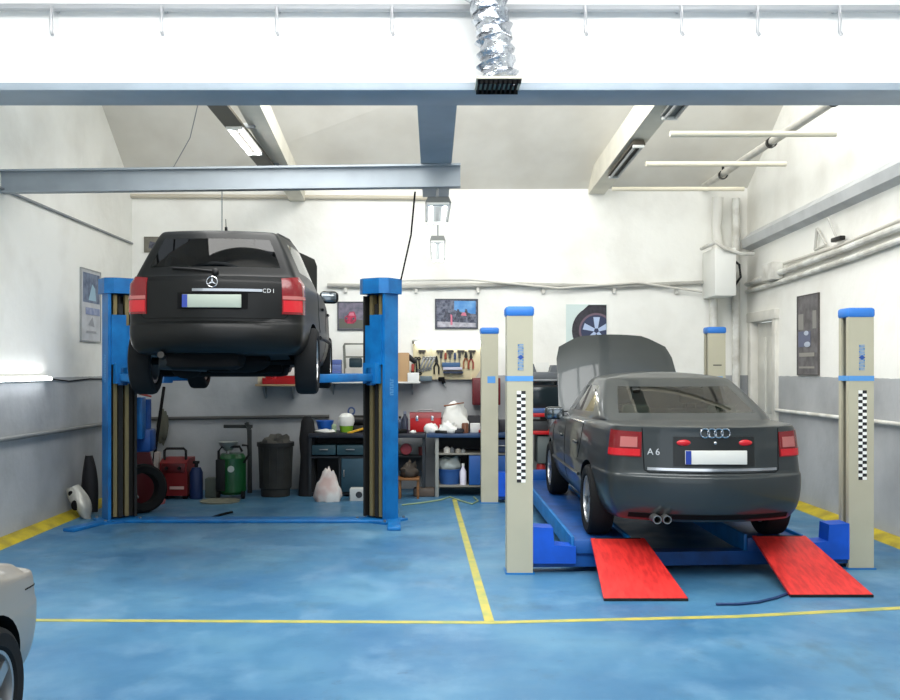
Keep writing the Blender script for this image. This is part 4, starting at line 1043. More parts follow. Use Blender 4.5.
poster('tall_poster', 'tall dark grey poster on the right wall beyond the near lift column', (yr0+yr1)/2, 2.22, yr0-yr1, 1.0, 'right', mat('poster_taupe', (112, 109, 110), .5, var=.5, scale=8, col2=(84, 80, 81)), mat('poster_dark_edge', (78, 74, 72), .5), [
    ('pale_stripes', mat('poster_greige', (140, 138, 132), .5), lambda b, w, h, y: (poly(b, [(-.9*w, .15*h), (-.4*w, .15*h), (-.4*w, .55*h), (-.9*w, .55*h)], y), poly(b, [(.5*w, .15*h), (.85*w, .15*h), (.85*w, .6*h), (.5*w, .6*h)], y))),
    ('blue_panel', mat('poster_bluegrey', (96, 102, 126), .5), lambda b, w, h, y: poly(b, [(-.9*w, -.3*h), (.3*w, -.3*h), (.3*w, .1*h), (-.9*w, .1*h)], y)),
    ('pale_spots', mat('poster_ice', (176, 184, 198), .5), lambda b, w, h, y: (ell(b, -.1*w, .05*h, .22*w, .06*h, y), ell(b, .0, -.24*h, .3*w, .07*h, y))),
    ('pale_lines', mat('poster_sand', (150, 146, 138), .5), lambda b, w, h, y: (poly(b, [(-.8*w, -.55*h), (.7*w, -.55*h), (.7*w, -.45*h), (-.8*w, -.45*h)], y), poly(b, [(-.8*w, -.85*h), (.7*w, -.85*h), (.7*w, -.8*h), (-.8*w, -.8*h)], y)))], .015)

# ------------------------------------------------------------------ workbenches
bt = .885
benchdark = mat('dark_bench_steel', (36, 42, 48), .55, var=.3, scale=4); teal = mat('teal_drawer', (40, 70, 80), .5, var=.2, scale=4); teal2 = mat('teal_door', (44, 76, 92), .5, var=.2, scale=3)
wb = thing('workbench', 'dark workbench with teal drawers standing behind the right lift column', 'workbench', (-1.0, 13.6, 0))
MB().bx(-1.74, -.10, 13.25, 13.98, bt-.06, bt, .008).build('worktop', mat('oily_worktop', (40, 44, 54), .5, var=.4, scale=5), wb)
b = MB(); b.bx(-1.74, -1.70, 13.28, 13.95, 0, bt-.06); b.bx(-1.32, -1.29, 13.28, 13.95, 0, .56); b.bx(-.96, -.92, 13.28, 13.95, 0, bt-.06); b.bx(-1.7, -.96, 13.90, 13.95, 0, bt-.06); b.bx(-1.70, -.96, 13.28, 13.95, .54, .565); b.bx(-1.70, -.96, 13.28, 13.95, .03, .06); b.bx(-.15, -.11, 13.3, 13.36, 0, bt-.06); b.bx(-.15, -.11, 13.88, 13.94, 0, bt-.06); b.bx(-.92, -.15, 13.88, 13.92, .3, .5); b.bx(-.92, -.15, 13.6, 13.92, .52, .54)
b.build('carcass', benchdark, wb)
for x0, x1 in ((-1.69, -1.36), (-1.34, -.97)):
    o = MB().bx(x0, x1, 13.255, 13.6, .585, .72, .006).build('drawer', teal, wb); MB().bx((x0+x1)/2-.06, (x0+x1)/2+.06, 13.235, 13.257, .655, .67, .004).build('handle', steel, o)
o = MB().bx(-1.28, -.97, 13.255, 13.285, .07, .535, .006).build('door', teal2, wb); MB().bx(-1.25, -1.235, 13.235, 13.257, .28, .38, .004).build('handle', steel, o)
w2 = thing('workbench', 'workbench with blue top, open shelves and a blue cabinet door', 'workbench', (.6, 13.6, 0))
MB().bx(-.09, 1.29, 13.22, 14.0, bt-.055, bt, .008).build('worktop', mat('blue_worktop', (44, 72, 110), .45, var=.35, scale=5), w2)
lg = mat('pale_grey_steel', (142, 144, 138), .5)
for x in (.03, 1.23):
    for y in (13.26, 13.92): MB().bx(x, x+.05, y, y+.05, 0, bt-.055, .004).build('leg', lg, w2)
for z in (.585, .135): MB().bx(.05, 1.28, 13.27, 13.95, z, z+.022, .003).build('shelf', mat('shelf_steel', (128, 126, 116), .5), w2)
b = MB(); b.bx(.50, .52, 13.3, 13.95, .157, .585); b.bx(1.22, 1.24, 13.3, 13.95, .157, .585); b.bx(.5, 1.24, 13.93, 13.95, .157, .585); b.bx(.05, .5, 13.94, 13.955, .157, .6); b.bx(.05, 1.28, 13.94, 13.955, .6, .83); b.build('cabinet', benchdark, w2)
o = MB().bx(.505, 1.235, 13.275, 13.3, .165, .575, .005).build('door', mat('blue_cabinet_door', (36, 88, 158), .45), w2); MB().bx(1.12, 1.14, 13.255, 13.277, .34, .44, .004).build('handle', steel, o)
o = MB().bx(.7, 1.25, 13.275, 13.3, .62, .80, .005).build('drawer', mat('slate_drawer', (58, 72, 96), .5), w2); MB().bx(.9, 1.05, 13.255, 13.277, .705, .72, .004).build('handle', steel, o)

# ------------------------------------------------------------------ things on and under the benches
def single(mb, name, m, label, cat, group=None, smooth=None): return tag(mb.build(name, m, smooth=smooth), label, cat, group)
cloth_w = mat('white_cloth', (226, 226, 220), .8, bump=.5, scale=10); plast_b = mat('blue_plastic', (30, 92, 180), .4)
def blob(name, m, c, s, label, cat, seed=1, seg=20, amp=.18, flat=True, taper=0):
    """crumpled soft thing resting at height c.z"""
    rnd = random.Random(seed); mb = MB(); mb.ball((0, 0, 0), 1, seg=seg)
    ph = [(rnd.uniform(2, 6), rnd.uniform(2, 6), rnd.uniform(0, 6)) for _ in range(7)]
    for v in mb.bm.verts:
        k = 1+amp*sum(sin(a*v.co.x*1.4+p)*cos(b_*v.co.y*1.3+v.co.z*a*.8+p) for a, b_, p in ph)/2.6
        v.co *= k
        if flat and v.co.z < -.55: v.co.z = -.55
        if taper: k = 1-taper*(v.co.z+.55)/1.55; v.co.x *= k; v.co.y *= k
        v.co = V((v.co.x*s[0]/2, v.co.y*s[1]/2, (v.co.z+.55)*s[2]/1.55))+V(c)
    return single(mb, name, m, label, cat, smooth=60)
def bottle(name, x, y, z, r, h, m, capm, label, cat='bottle'):
    t = thing(name, label, cat, (x, y, z))
    MB().lathe([(0, 0), (r, 0), (r, h*.62), (r*.42, h*.8), (r*.36, h*.9), (0, h*.9)], (x, y, z), 'z', 16).build('body', m, t)
    MB().lathe([(0, 0), (r*.44, 0), (r*.44, h*.12), (0, h*.12)], (x, y, z+h*.88), 'z', 14).build('cap', capm, t); return t
d = 13.55
# left bench, from the left
blob('white_rag', cloth_w, (X(325, 13.4), 13.4, bt), (.28, .16, .05), 'folded white rag at the front edge of the bench under the blue basin', 'rag', 3)
o = thing('basin', 'blue plastic basin standing on the dark workbench', 'basin', (X(324, d), 13.62, bt))
MB().lathe([(0, 0), (.09, 0), (.125, .15), (.13, .15), (.13, .16), (.118, .16), (.085, .012), (0, .012)], (X(324, d), 13.66, bt), 'z', 24).build('bowl', plast_b, o)
o = thing('canister', 'white round canister with a green and yellow foot on the dark workbench', 'canister', (X(346, d), 13.6, bt))
MB().lathe([(0, .09), (.10, .09), (.118, .15), (.11, .22), (.07, .26), (.03, .27), (0, .27)], (X(346, d), 13.6, bt), 'z', 22).build('body', white, o)
MB().lathe([(0, 0), (.085, 0), (.10, .09), (0, .09)], (X(346, d), 13.6, bt), 'z', 22).build('foot', mat('green_yellow', (120, 168, 40), .5), o)
o = single(MB().tube([(X(350, d)+cos(a)*.045, 13.78, bt+.29+sin(a)*.05) for a in [2*pi*k/20 for k in range(20)]], .013, 6, True).cyl((X(350, d), 13.78, bt), (X(350, d), 13.78, bt+.25), .012), 'ring_holder', mat('slate_blue', (64, 84, 126), .5), 'blue ring on a thin stem behind the white canister', 'holder')
single(MB().box((X(356, 13.4), 13.38, bt+.03), (.26, .04, .03), rz=R(25), ry=R(-14), bev=.008), 'scraper', mat('yellow_handle', (210, 160, 40), .5), 'yellow handled scraper lying before the dark grinder', 'tool')
o = thing('bench_grinder', 'dark bench grinder half hidden behind the right lift column', 'grinder', (X(358, d), 13.65, bt))
b = MB(); b.box((X(358, d), 13.68, bt+.04), (.2, .16, .08), bev=.015); b.cyl((X(358, d)-.09, 13.68, bt+.16), (X(358, d)+.09, 13.68, bt+.16), .075); b.build('motor', darkmetal, o)
for s in (-1, 1): MB().cyl((X(358, d)+s*.10, 13.68, bt+.16), (X(358, d)+s*.13, 13.68, bt+.16), .09, None, 20).build('grinding_wheel', mat('grind_stone', (96, 92, 86), .8), o)
bottle('spray_bottle', X(405, d), 13.5, bt, .05, .30, mat('dark_bottle', (46, 50, 66), .35), mat('pale_cap', (120, 126, 142), .5), 'dark bottle on the bench left of the red toolbox')
bottle('spray_bottle', X(401, d)-.02, 13.7, bt, .045, .22, mat('slate_bottle', (70, 80, 100), .4), black, 'slate grey bottle behind the dark bottle by the lift column')
o = thing('toolbox', 'large red metal toolbox standing on the workbench', 'toolbox', (X(425, d), 13.7, bt))
b = MB(); x0, x1 = X(410, 13.6), X(441, 13.6); b.bx(x0, x1, 13.6, 13.88, bt, bt+.20, .008); b.build('box', red_p, o)
b = MB(); b.prism([(13.595, bt+.20), (13.885, bt+.20), (13.84, bt+.275), (13.64, bt+.275)], 'x', x0-.005, x1+.005); b.build('lid', mat('dark_red_lid', (128, 26, 32), .4), o)
b = MB(); b.tube([(x0+.12, 13.74, bt+.27), (x0+.12, 13.74, bt+.31), (x1-.12, 13.74, bt+.31), (x1-.12, 13.74, bt+.27)], .01); b.build('handle', steel, o)
for s in (.08, .3): MB().bx(x0+s, x0+s+.04, 13.585, 13.602, bt+.16, bt+.23, .003).build('latch', chrome, o)
blob('white_tag', cloth_w, (X(413, 13.4), 13.35, bt), (.09, .06, .04), 'small crumpled white paper before the red toolbox', 'paper', 5)
blob('plastic_bag', cloth_w, (X(431, 13.5), 13.42, bt), (.2, .18, .13), 'small white plastic bag left of the large one on the bench', 'bag', 8)
blob('plastic_bag', cloth_w, (X(455, 13.6), 13.66, bt+.0), (.38, .26, .40), 'large white plastic bag heaped on the blue bench top', 'bag', 11, amp=.22)
blob('plastic_bag', cloth_w, (X(448, 13.4), 13.36, bt), (.27, .18, .15), 'crumpled white bag with dark folds in front of the large bag', 'bag', 15, amp=.25)
single(MB().cyl((X(444, 13.5), 13.5, bt+.375), (X(464, 13.5), 13.56, bt+.42), .012, .009, 8), 'wooden_stick', mat('brown_wood', (120, 72, 40), .6), 'brown stick lying across the top of the large white bag', 'stick')
o = thing('crate', 'dark open crate at the back of the blue bench top', 'crate', (X(474, d), 13.8, bt))
b = MB(); xa, xb = X(463, d), X(485, d); b.bx(xa, xb, 13.74, 13.95, bt, bt+.02); b.bx(xa, xb, 13.74, 13.755, bt, bt+.22); b.bx(xa, xb, 13.935, 13.95, bt, bt+.22); b.bx(xa, xa+.015, 13.74, 13.95, bt, bt+.22); b.bx(xb-.015, xb, 13.74, 13.95, bt, bt+.22); b.build('walls', mat('dark_crate', (54, 54, 58), .6), o)
single(MB().bx(X(470, d), X(481, d), 13.42, 13.56, bt, bt+.13, .008), 'carton', mat('white_carton', (226, 226, 222), .6), 'plain white carton on the bench beside the far lift post', 'box')
single(MB().lathe([(0, 0), (.05, 0), (.05, .12), (.04, .14), (0, .14)], (X(465, 13.45), 13.4, bt), 'z', 14), 'tin', mat('brown_tin', (110, 70, 50), .45), 'brown tin between the white bag and white carton', 'tin')
bottle('spray_can', X(497, d), 13.5, bt, .04, .24, mat('black_can', (40, 42, 48), .35), mat('grey_cap', (150, 150, 150), .5), 'black spray can on the bench right of the far lift post', 'can')
single(MB().bx(X(499, d), X(510, d), 13.6, 13.8, bt, bt+.17, .01), 'battery_charger', mat('charcoal_case', (58, 58, 64), .5), 'charcoal case at the right end of the blue bench top', 'case')
# shelf items, right bench
sz = .607
for k, (px, r, h, c, lab) in enumerate(((447, .05, .10, (190, 188, 180), 'pale jar, largest on the upper bench shelf'), (452, .035, .09, (90, 94, 96), 'grey small jar right of the pale jar on the shelf'), (458, .04, .07, (150, 146, 136), 'low beige pot on the upper bench shelf'), (463, .035, .06, (120, 124, 124), 'low grey pot at the right of the upper shelf'))):
    bottle('jar', X(px, 13.4), 13.38, sz, r, h, mat('jar_%d' % k, c, .5), black, lab, 'jar')
o = thing('bucket', 'blue bucket stuffed with a pale plastic bag on the bottom bench shelf', 'bucket', (X(450, 13.4), 13.45, .157))
MB().lathe([(0, 0), (.14, 0), (.175, .20), (.185, .20), (.185, .215), (.165, .215), (.13, .01), (0, .01)], (X(450, 13.4), 13.52, .157), 'z', 24).build('pail', mat('dim_blue_bucket', (44, 84, 142), .5), o)
blob('pale_bag', mat('pale_bag', (170, 178, 174), .6, bump=.4), (X(450, 13.4), 13.52, .355), (.34, .3, .19), 'pale plastic bag bulging out of the blue bucket', 'bag', 21, amp=.2)
bottle('cleaner_bottle', X(463, 13.4), 13.38, .157, .047, .30, mat('lilac_white', (222, 218, 232), .4), white, 'tall white bottle beside the blue bucket on the shelf')
# under the left bench end
single(MB().lathe([(0, -.04), (.075, -.04), (.085, -.02), (.085, .02), (.075, .04), (0, .04)], (X(405.5, 13.4), 13.7, .63), 'y', 20), 'round_tin', mat('pink_red_tin', (196, 76, 84), .45), 'pinkish red round tin on the ledge under the bench', 'tin')
single(MB().lathe([(0, 0), (.05, 0), (.055, .12), (0, .12)], (X(422, 13.7), 13.75, .54), 'z', 14), 'oil_tin', mat('dull_red_tin', (112, 48, 48), .5), 'dull red tin standing on the ledge under the bench', 'tin')
o = thing('stool', 'low wooden stool pushed under the workbench', 'stool', (X(408, 13.2), 13.2, 0))
wd = mat('worn_wood', (136, 92, 52), .6, var=.3, scale=8, stretch=(1, 6, 6)); sx0 = X(409, 13.25)
MB().bx(sx0-.17, sx0+.15, 13.02, 13.3, .255, .29, .008).build('seat', wd, o)
for a, b_ in ((-.14, 13.06), (.11, 13.06), (-.14, 13.25), (.11, 13.25)): MB().bx(sx0+a, sx0+a+.035, b_, b_+.035, 0, .256, .004).build('leg', wd, o)
blob('oily_parts', mat('oily_parts', (60, 52, 44), .7, bump=.6), (sx0, 13.15, .29), (.24, .2, .2), 'dark oily bundle lying on the low wooden stool', 'bundle', 31, amp=.3)
single(MB().box((X(424, 13.3), 13.35, .06), (.3, .2, .12), bev=.02), 'tool_case', mat('brown_case', (84, 74, 66), .6), 'low brownish case on the floor right of the stool', 'case')
# floor under the lift
blob('plastic_bag', mat('white_bag_pink', (226, 222, 216), .7, var=.6, scale=5, col2=(206, 178, 170), bump=.4, detail=2), (X(328, 12.85), 12.85, 0), (.42, .3, .43), 'white plastic bag with reddish print standing on the floor by the bench', 'bag', 41, amp=.13, taper=.5)
o = thing('carton', 'small white carton with a dark round print on the floor by the bench', 'box', (X(357.5, 12.9), 12.95, 0))
MB().bx(X(350, 12.9), X(366, 12.9), 12.85, 13.05, 0, .165, .005).build('box', mat('grey_white_carton', (200, 202, 198), .6), o)
b = MB(); ell(b, X(359, 12.85), .085, .045, .045, 12.846, 20); b.build('print', mat('print_dark', (50, 54, 60), .5), o)
single(MB().lathe([(0, 0), (.13, 0), (.13, .03), (.10, .55), (.12, .8), (.09, 1.05), (.05, 1.12), (0, 1.12)], (X(305.5, 13.2), 13.42, 0), 'z', 16), 'rolled_cover', mat('black_cover', (28, 28, 30), .85, bump=.5, scale=6), 'black rolled cover standing upright at the left end of the bench', 'cover')
# bin
o = thing('waste_bin', 'dark grey ribbed waste bin against the back wall', 'bin', (X(272, 13.1), 13.4, 0))
cx = X(272, 13.1); bm_ = mat('dark_bin', (46, 46, 43), .7, var=.3, scale=5, bump=.2)
MB().lathe([(0, 0), (.20, 0), (.205, .1), (.225, .12), (.235, .7), (.225, .7), (.2, .02), (0, .02)], (cx, 13.4, 0), 'z', 26).build('body', bm_, o)
MB().lathe([(.235, .70), (.262, .70), (.262, .755), (.235, .755), (.235, .70)], (cx, 13.4, 0), 'z', 26).build('rim', mat('bin_rim', (36, 36, 35), .6), o)
b = MB()
for k in range(14): a = 2*pi*k/14; b.tube([(cx+.215*cos(a), 13.4+.215*sin(a), .14), (cx+.236*cos(a), 13.4+.236*sin(a), .69)], .012, 6)
b.build('rib', bm_, o)
blob('rubbish', mat('rubbish_grey', (84, 82, 77), .8, bump=.5), (cx, 13.4, .70), (.4, .4, .16), 'crumpled grey rubbish heaped in the waste bin', 'rubbish', 51, amp=.25)
b = single(MB().tube([(X(247, 13.5), 13.7, 0), (X(246, 13.5), 13.75, .9), (X(244, 13.6), 13.8, 1.0)], .035, 8), 'standpipe', mat('dark_standpipe', (50, 54, 54), .6), 'dark standpipe between the green drainer and the waste bin', 'pipe')
b = single(MB().box((X(236, 13.7), 13.85, .95), (.42, .05, .05), bev=.01), 'dark_bracket', mat('dark_standpipe', (50, 54, 54), .6), 'dark bracket bar on the wall above the green drainer', 'bracket')
# green oil drainer
o = thing('oil_drainer', 'green oil drainer tank with a pale funnel bowl on top', 'oil drainer', (X(229, 13), 13.1, 0)); cx = X(230, 13)
gg = mat('green_tank', (14, 80, 36), .35, coat=.3)
MB().lathe([(0, .06), (.15, .06), (.19, .10), (.19, .56), (.15, .62), (0, .62)], (cx, 13.15, 0), 'z', 26).build('tank', gg, o)
b = MB(); b.tube([(cx-.16, 13.02, .10), (cx-.16, 13.02, .66), (cx-.12, 13.05, .72), (cx+.12, 13.05, .72), (cx+.16, 13.02, .66)], .018); b.bx(cx-.19, cx-.06, 12.96, 13.03, .12, .55, .01); b.build('control_panel', black, o)
MB().lathe([(0, .66), (.05, .66), (.12, .74), (.135, .78), (.125, .78), (.05, .68), (0, .68)], (cx-.05, 13.12, 0), 'z', 22).build('funnel', mat('pale_funnel', (150, 154, 150), .3, .5), o)
MB().cyl((cx-.05, 13.12, .6), (cx-.05, 13.12, .68), .03).build('funnel_tube', steel, o)
MB().cyl((cx+.02, 12.955, .42), (cx+.02, 12.97, .42), .045).build('gauge', mat('gauge_face', (196, 200, 190), .3), o)
for s in (-1, 1):
    MB().cyl((cx+s*.15, 13.05, .055), (cx+s*.19, 13.05, .055), .055, None, 18).build('wheel', rubber, o)
b = MB(); b.tube([(cx+.18, 13.05, .5), (cx+.26, 13.0, .62), (cx+.24, 13.0, .74), (cx+.16, 13.05, .74)], .016); b.build('hose', black, o)
single(MB().lathe([(0, 0), (.26, 0), (.27, .02), (.24, .02), (.23, .008), (0, .008)], (X(222, 12.9), 12.78, 0), 'z', 24), 'drip_tray', mat('beige_tray', (140, 140, 124), .6), 'flat beige drip tray before the green oil drainer', 'tray')
single(MB().bx(X(202, 13), X(214, 13), 13.15, 13.35, 0, .27, .015), 'jerrycan', mat('grey_green_can', (96, 102, 92), .6), 'grey box between the blue canister and green drainer', 'canister')
# red machine
o = thing('welding_machine', 'red welding machine with a black carrying handle by the left lift column', 'welder', (X(172, 13), 13.1, 0)); xa, xb = X(158.5, 12.95), X(186, 12.95)
b = MB(); b.prism([(13.0, .05), (13.45, .05), (13.45, .55), (13.12, .55), (13.0, .50)], 'x', xa, xb); b.build('case', mat('welder_red', (120, 24, 26), .45), o)
b = MB(); b.tube([(xa+.04, 13.1, .53), (xa+.04, 13.1, .66), (xa+.07, 13.1, .69), (xb-.07, 13.1, .69), (xb-.04, 13.1, .66), (xb-.04, 13.1, .53)], .018); b.build('handle', black, o)
b = MB(); b.bx(xa+.03, xb-.03, 12.985, 13.005, .37, .49, .004); b.build('panel', mat('welder_dark_panel', (92, 26, 28), .4), o)
b = MB(); b.bx(xa+.14, xb-.04, 12.99, 13.003, .14, .18); b.build('pale_label', mat('pale_label', (206, 170, 160), .5), o)
for s in (xa+.10, xb-.10): MB().cyl((s, 12.98, .43), (s, 12.945, .43), .025, .02).build('knob', black, o)
for s in (xa+.05, xb-.05):
    MB().cyl((s-.03, 13.1, .05), (s+.03, 13.1, .05), .05, None, 16).build('wheel', rubber, o)
    MB().cyl((s-.03, 13.38, .05), (s+.03, 13.38, .05), .05, None, 16).build('wheel', rubber, o)
o = thing('gas_canister', 'blue canister with a dark valve right of the red welder', 'canister', (X(192.5, 13), 13.1, 0)); cx = X(194.5, 13)
MB().lathe([(0, 0), (.085, 0), (.09, .02), (.09, .36), (.06, .43), (0, .43)], (cx, 13.1, 0), 'z', 20).build('body', mat('dim_blue_canister', (28, 48, 92), .45), o)
b = MB(); b.cyl((cx, 13.1, .42), (cx, 13.1, .5), .025); b.box((cx, 13.1, .5), (.09, .03, .04), bev=.008); b.build('valve', black, o)
single(MB().lathe([(0, 0), (.09, 0), (.1, .05), (.07, .07), (0, .07)], (X(158, 12.6), 12.6, 0), 'z', 16), 'pink_dish', mat('pink_dish', (190, 110, 112), .5), 'small pinkish dish on the floor before the red welder', 'dish')
single(MB().cyl((X(153, 13.4), 13.2, 0), (X(158, 13.6), 13.9, 1.52), .022, None, 10), 'broom_handle', blackm, 'long black pole leaning on the back wall beside the blue power unit', 'pole')
blob('work_cloth', mat('olive_cloth', (92, 92, 80), .9, bump=.5), (X(164, 13.9), 13.84, .82), (.16, .12, .36), 'grey cloth hanging over the dark wall pipe', 'cloth', 61, flat=False)
single(MB().box((X(151, 12.9), 13.15, .32), (.07, .12, .64), bev=.01, ry=R(4)), 'pale_board', mat('pale_board', (176, 164, 156), .6), 'pale narrow board standing between the tyre and red welder', 'board')
# tyre and red panel leaning behind the left column
o = thing('spare_tyre', 'black tyre leaning behind the left lift column', 'tyre', (-3.53, 11.72, 0))
M_ = Mx.Translation((-3.63, 11.85, .30)) @ Mx.Rotation(R(38), 4, 'Z') @ Mx.Rotation(pi/2+R(-6), 4, 'X')
MB().lathe([(.19, -.09), (.27, -.10), (.30, -.07), (.305, 0), (.30, .07), (.27, .10), (.19, .09), (.2, 0), (.19, -.09)], M=M_, seg=36).build('tread', rubber, o)
o = single(MB().prism([(-.15, 0), (.10, 0), (.16, .35), (.02, .75), (-.12, 1.12), (-.19, 1.06), (-.18, .5)], 'y', -.02, .02, Mx.Translation((-3.78, 12.4, .0)) @ Mx.Rotation(R(-10), 4, 'Z') @ Mx.Rotation(R(-9), 4, 'X')), 'car_wing', paint('wine_red_paint', (92, 28, 34)), 'wine red car body panel leaning behind the black tyre', 'car panel')
# left corner
o = thing('bumper_corner', 'silver car bumper piece with a dark lamp hole at the foot of left wall', 'car part', (-4.2, 11.4, 0))
G = []
for i in range(13):
    t = i/12; row = []
    cx_ = -4.33+.17*t+.03*sin(pi*t); hw = .075+.055*sin(pi*min(1, t*1.1))
    for j in range(9):
        a = -1.25+2.5*j/8
        row.append(V((cx_+hw*sin(a), 11.42-.13*cos(a)*(.55+.45*sin(pi*t))-.05*t, .36*(1-t)+.015+.03*sin(a)*(1-2*t))))
    G.append(row)
MB().sheet(G, .015, (.1, 1, 0)).build('shell', mat('silver_bumper', (178, 176, 166), .35, .3), o, smooth=60)
b = MB(); p = V((-4.315, 11.325, .30)); b.ball(p, .036, (1, .5, 1)); b.ball((-4.25, 11.285, .17), .05, (1, .5, 1.3)); b.build('lamp_hole', blackm, o)
pts = [(-4.26+.06*sin(1.5*t)-.05*t, 11.75-.02*t, .02+.70*t) for t in [k/11 for k in range(12)]]
G = [[V(p)+V((u*.22*(1-.6*(k/11)**3), -.05*(1-4*u*u), 0)) for u in (-.5, -.25, 0, .25, .5)] for k, p in enumerate(pts)]
single(MB().sheet(G, .015, (0, 1, 0)), 'wheel_arch_liner', mat('black_liner', (24, 24, 27), .6), 'black plastic wheel arch liner standing upright in the left corner', 'car part', smooth=60)
G = [[V((-3.92+.30*t, 11.62+.14*u, .03+.22*t*(1-.3*u)+.05*sin(pi*t))) for u in (-.5, 0, .5)] for t in [k/7 for k in range(8)]]
single(MB().sheet(G, .02, (0, 0, -1)), 'trim_piece', mat('grey_trim_piece', (140, 138, 132), .4), 'grey trim piece lying between the liner and the left lift column', 'car part', smooth=60)
# wall shelves
so = Z(384, 13.95)
sh = thing('wall_shelf', 'wooden wall shelf seen below the black estate car', 'shelf', (X(278, 13.95), 14.0, so)); cream = mat('cream_board', (208, 196, 160), .6)
y1 = WY(-2.3)-.01
MB().bx(X(256, 13.8), X(300, 13.8), 13.72, y1, so-.03, so, .004).build('board', mat('shelf_wood', (176, 150, 112), .6, var=.2, scale=5, stretch=(1, 8, 8)), sh)
for px in (264, 292): MB().prism([(y1, so-.03), (y1, so-.22), (y1-.03, so-.22), (y1-.22, so-.03)], 'x', X(px, 13.9)-.012, X(px, 13.9)+.012).build('bracket', greypaint, sh)
o = thing('parts_tray', 'red plastic parts tray on the wall shelf below the estate car', 'tray', (X(278, 13.8), 13.85, so)); xa, xb = X(263, 13.8), X(297, 13.8)
b = MB(); b.bx(xa, xb, 13.74, 14.0, so, so+.015); b.bx(xa, xb, 13.74, 13.755, so, so+.075); b.bx(xa, xb, 13.985, 14.0, so, so+.12); b.bx(xa, xa+.015, 13.74, 14, so, so+.09); b.bx(xb-.015, xb, 13.74, 14, so, so+.09); b.build('tray', red_p, o)
single(MB().cyl((X(274, 13.85), 13.87, so+.015), (X(274, 13.85), 13.87, so+.15), .05, .045).ball((X(274, 13.85), 13.87, so+.15), .045), 'lamp_lens', redlit, 'small bright red round pot standing in the red tray', 'pot')
single(MB().box((X(260, 13.8), 13.85, so+.09), (.07, .12, .17), bev=.015), 'carton', mat('cream_carton', (206, 196, 168), .6), 'narrow cream carton at the left end of the wall shelf', 'box')
# shelf B by the tool board
sb_ = Z(381.5, 13.9); y2 = WY(-.7)-.01
sh = thing('wall_shelf', 'long white wall shelf crossing behind the right lift column', 'shelf', (X(372, 13.95), 14.0, sb_))
MB().bx(X(322, 13.8), X(420, 13.8), 13.74, y2, sb_-.025, sb_, .004).build('board', mat('white_shelf', (214, 214, 208), .5), sh)
for px in (332, 412): MB().prism([(y2, sb_-.025), (y2, sb_-.20), (y2-.03, sb_-.20), (y2-.2, sb_-.025)], 'x', X(px, 13.9)-.01, X(px, 13.9)+.01).build('bracket', greypaint, sh)
def on_shelf(px0, px1, h, y, dp, m, name, label, cat, z=None, bev=.008):
    z = sb_ if z is None else z
    return single(MB().bx(X(px0, y), X(px1, y), y, y+dp, z, z+h, bev), name, m, label, cat)
on_shelf(398, 409, .42, 13.8, .2, mat('cardboard', (184, 150, 110), .7), 'cardboard_box', 'tall brown cardboard box on the white wall shelf', 'box')
on_shelf(407.5, 419, .13, 13.76, .12, mat('white_carton', (226, 226, 222), .6), 'paper_box', 'small white paper box before the cardboard box', 'box')
o = thing('power_drill', 'red and black power drill standing behind the white paper box', 'drill', (X(413, 13.95), 13.97, sb_))
b = MB(); x = X(412.5, 13.95); b.box((x, 13.97, sb_+.06), (.09, .08, .12), bev=.015); b.tube([(x, 13.97, sb_+.1), (x+.01, 13.97, sb_+.26)], .026); b.cyl((x-.07, 13.97, sb_+.37), (x+.05, 13.97, sb_+.28), .042, .034); b.build('body', black, o)
MB().box((x+.005, 13.945, sb_+.2), (.045, .05, .11), bev=.012).build('red_grip', mat('dull_red', (150, 58, 50), .5), o)
for k in range(3): on_shelf(327, 341, .075, 13.8, .16, mat('blue_box_%d' % (k % 2), (104, 122, 176) if k % 2 else (88, 106, 166), .6), 'flat_box', ('flat blue box on shelf beside the estate car, %s of the three' % ('bottom', 'middle', 'top')[k]), 'box', sb_+.09+.077*k, .004)
o = on_shelf(325, 345, .088, 13.78, .18, mat('red_white_tin', (176, 74, 66), .5), 'flat_tin', 'red flat tin under the pile of three blue boxes', 'tin')
o = thing('basket', 'wire basket frame on the wall shelf left of lift column', 'basket', (X(353, 13.9), 13.9, sb_))
b = MB()
for y in (13.82, 13.98):
    b.tube([(X(345, 13.9), y, sb_+.2), (X(344, 13.9), y, sb_+.52), (X(345, 13.9), y, sb_+.55), (X(366, 13.9), y, sb_+.55), (X(367, 13.9), y, sb_+.2)], .012, 6)
    b.tube([(X(344, 13.9), y, sb_+.36), (X(367, 13.9), y, sb_+.36)], .012, 6)
for px in (345, 366): b.tube([(X(px, 13.9), 13.82, sb_+.2), (X(px, 13.9), 13.98, sb_+.2)], .012, 6); b.tube([(X(px, 13.9), 13.82, sb_+.22), (X(px, 13.9), 13.82, sb_+.01)], .012, 6)
b.build('wire_frame', mat('grey_wire', (120, 122, 112), .5), o)
on_shelf(349, 362, .14, 13.85, .1, mat('dark_teal_case', (38, 58, 66), .5), 'small_case', 'dark teal case standing in the wire basket', 'case', sb_+.205, .02)
on_shelf(347, 355, .10, 13.76, .05, mat('yellow_red_tin', (196, 120, 60), .5), 'small_tin', 'small orange tin at the front edge of shelf near the lift column', 'tin')
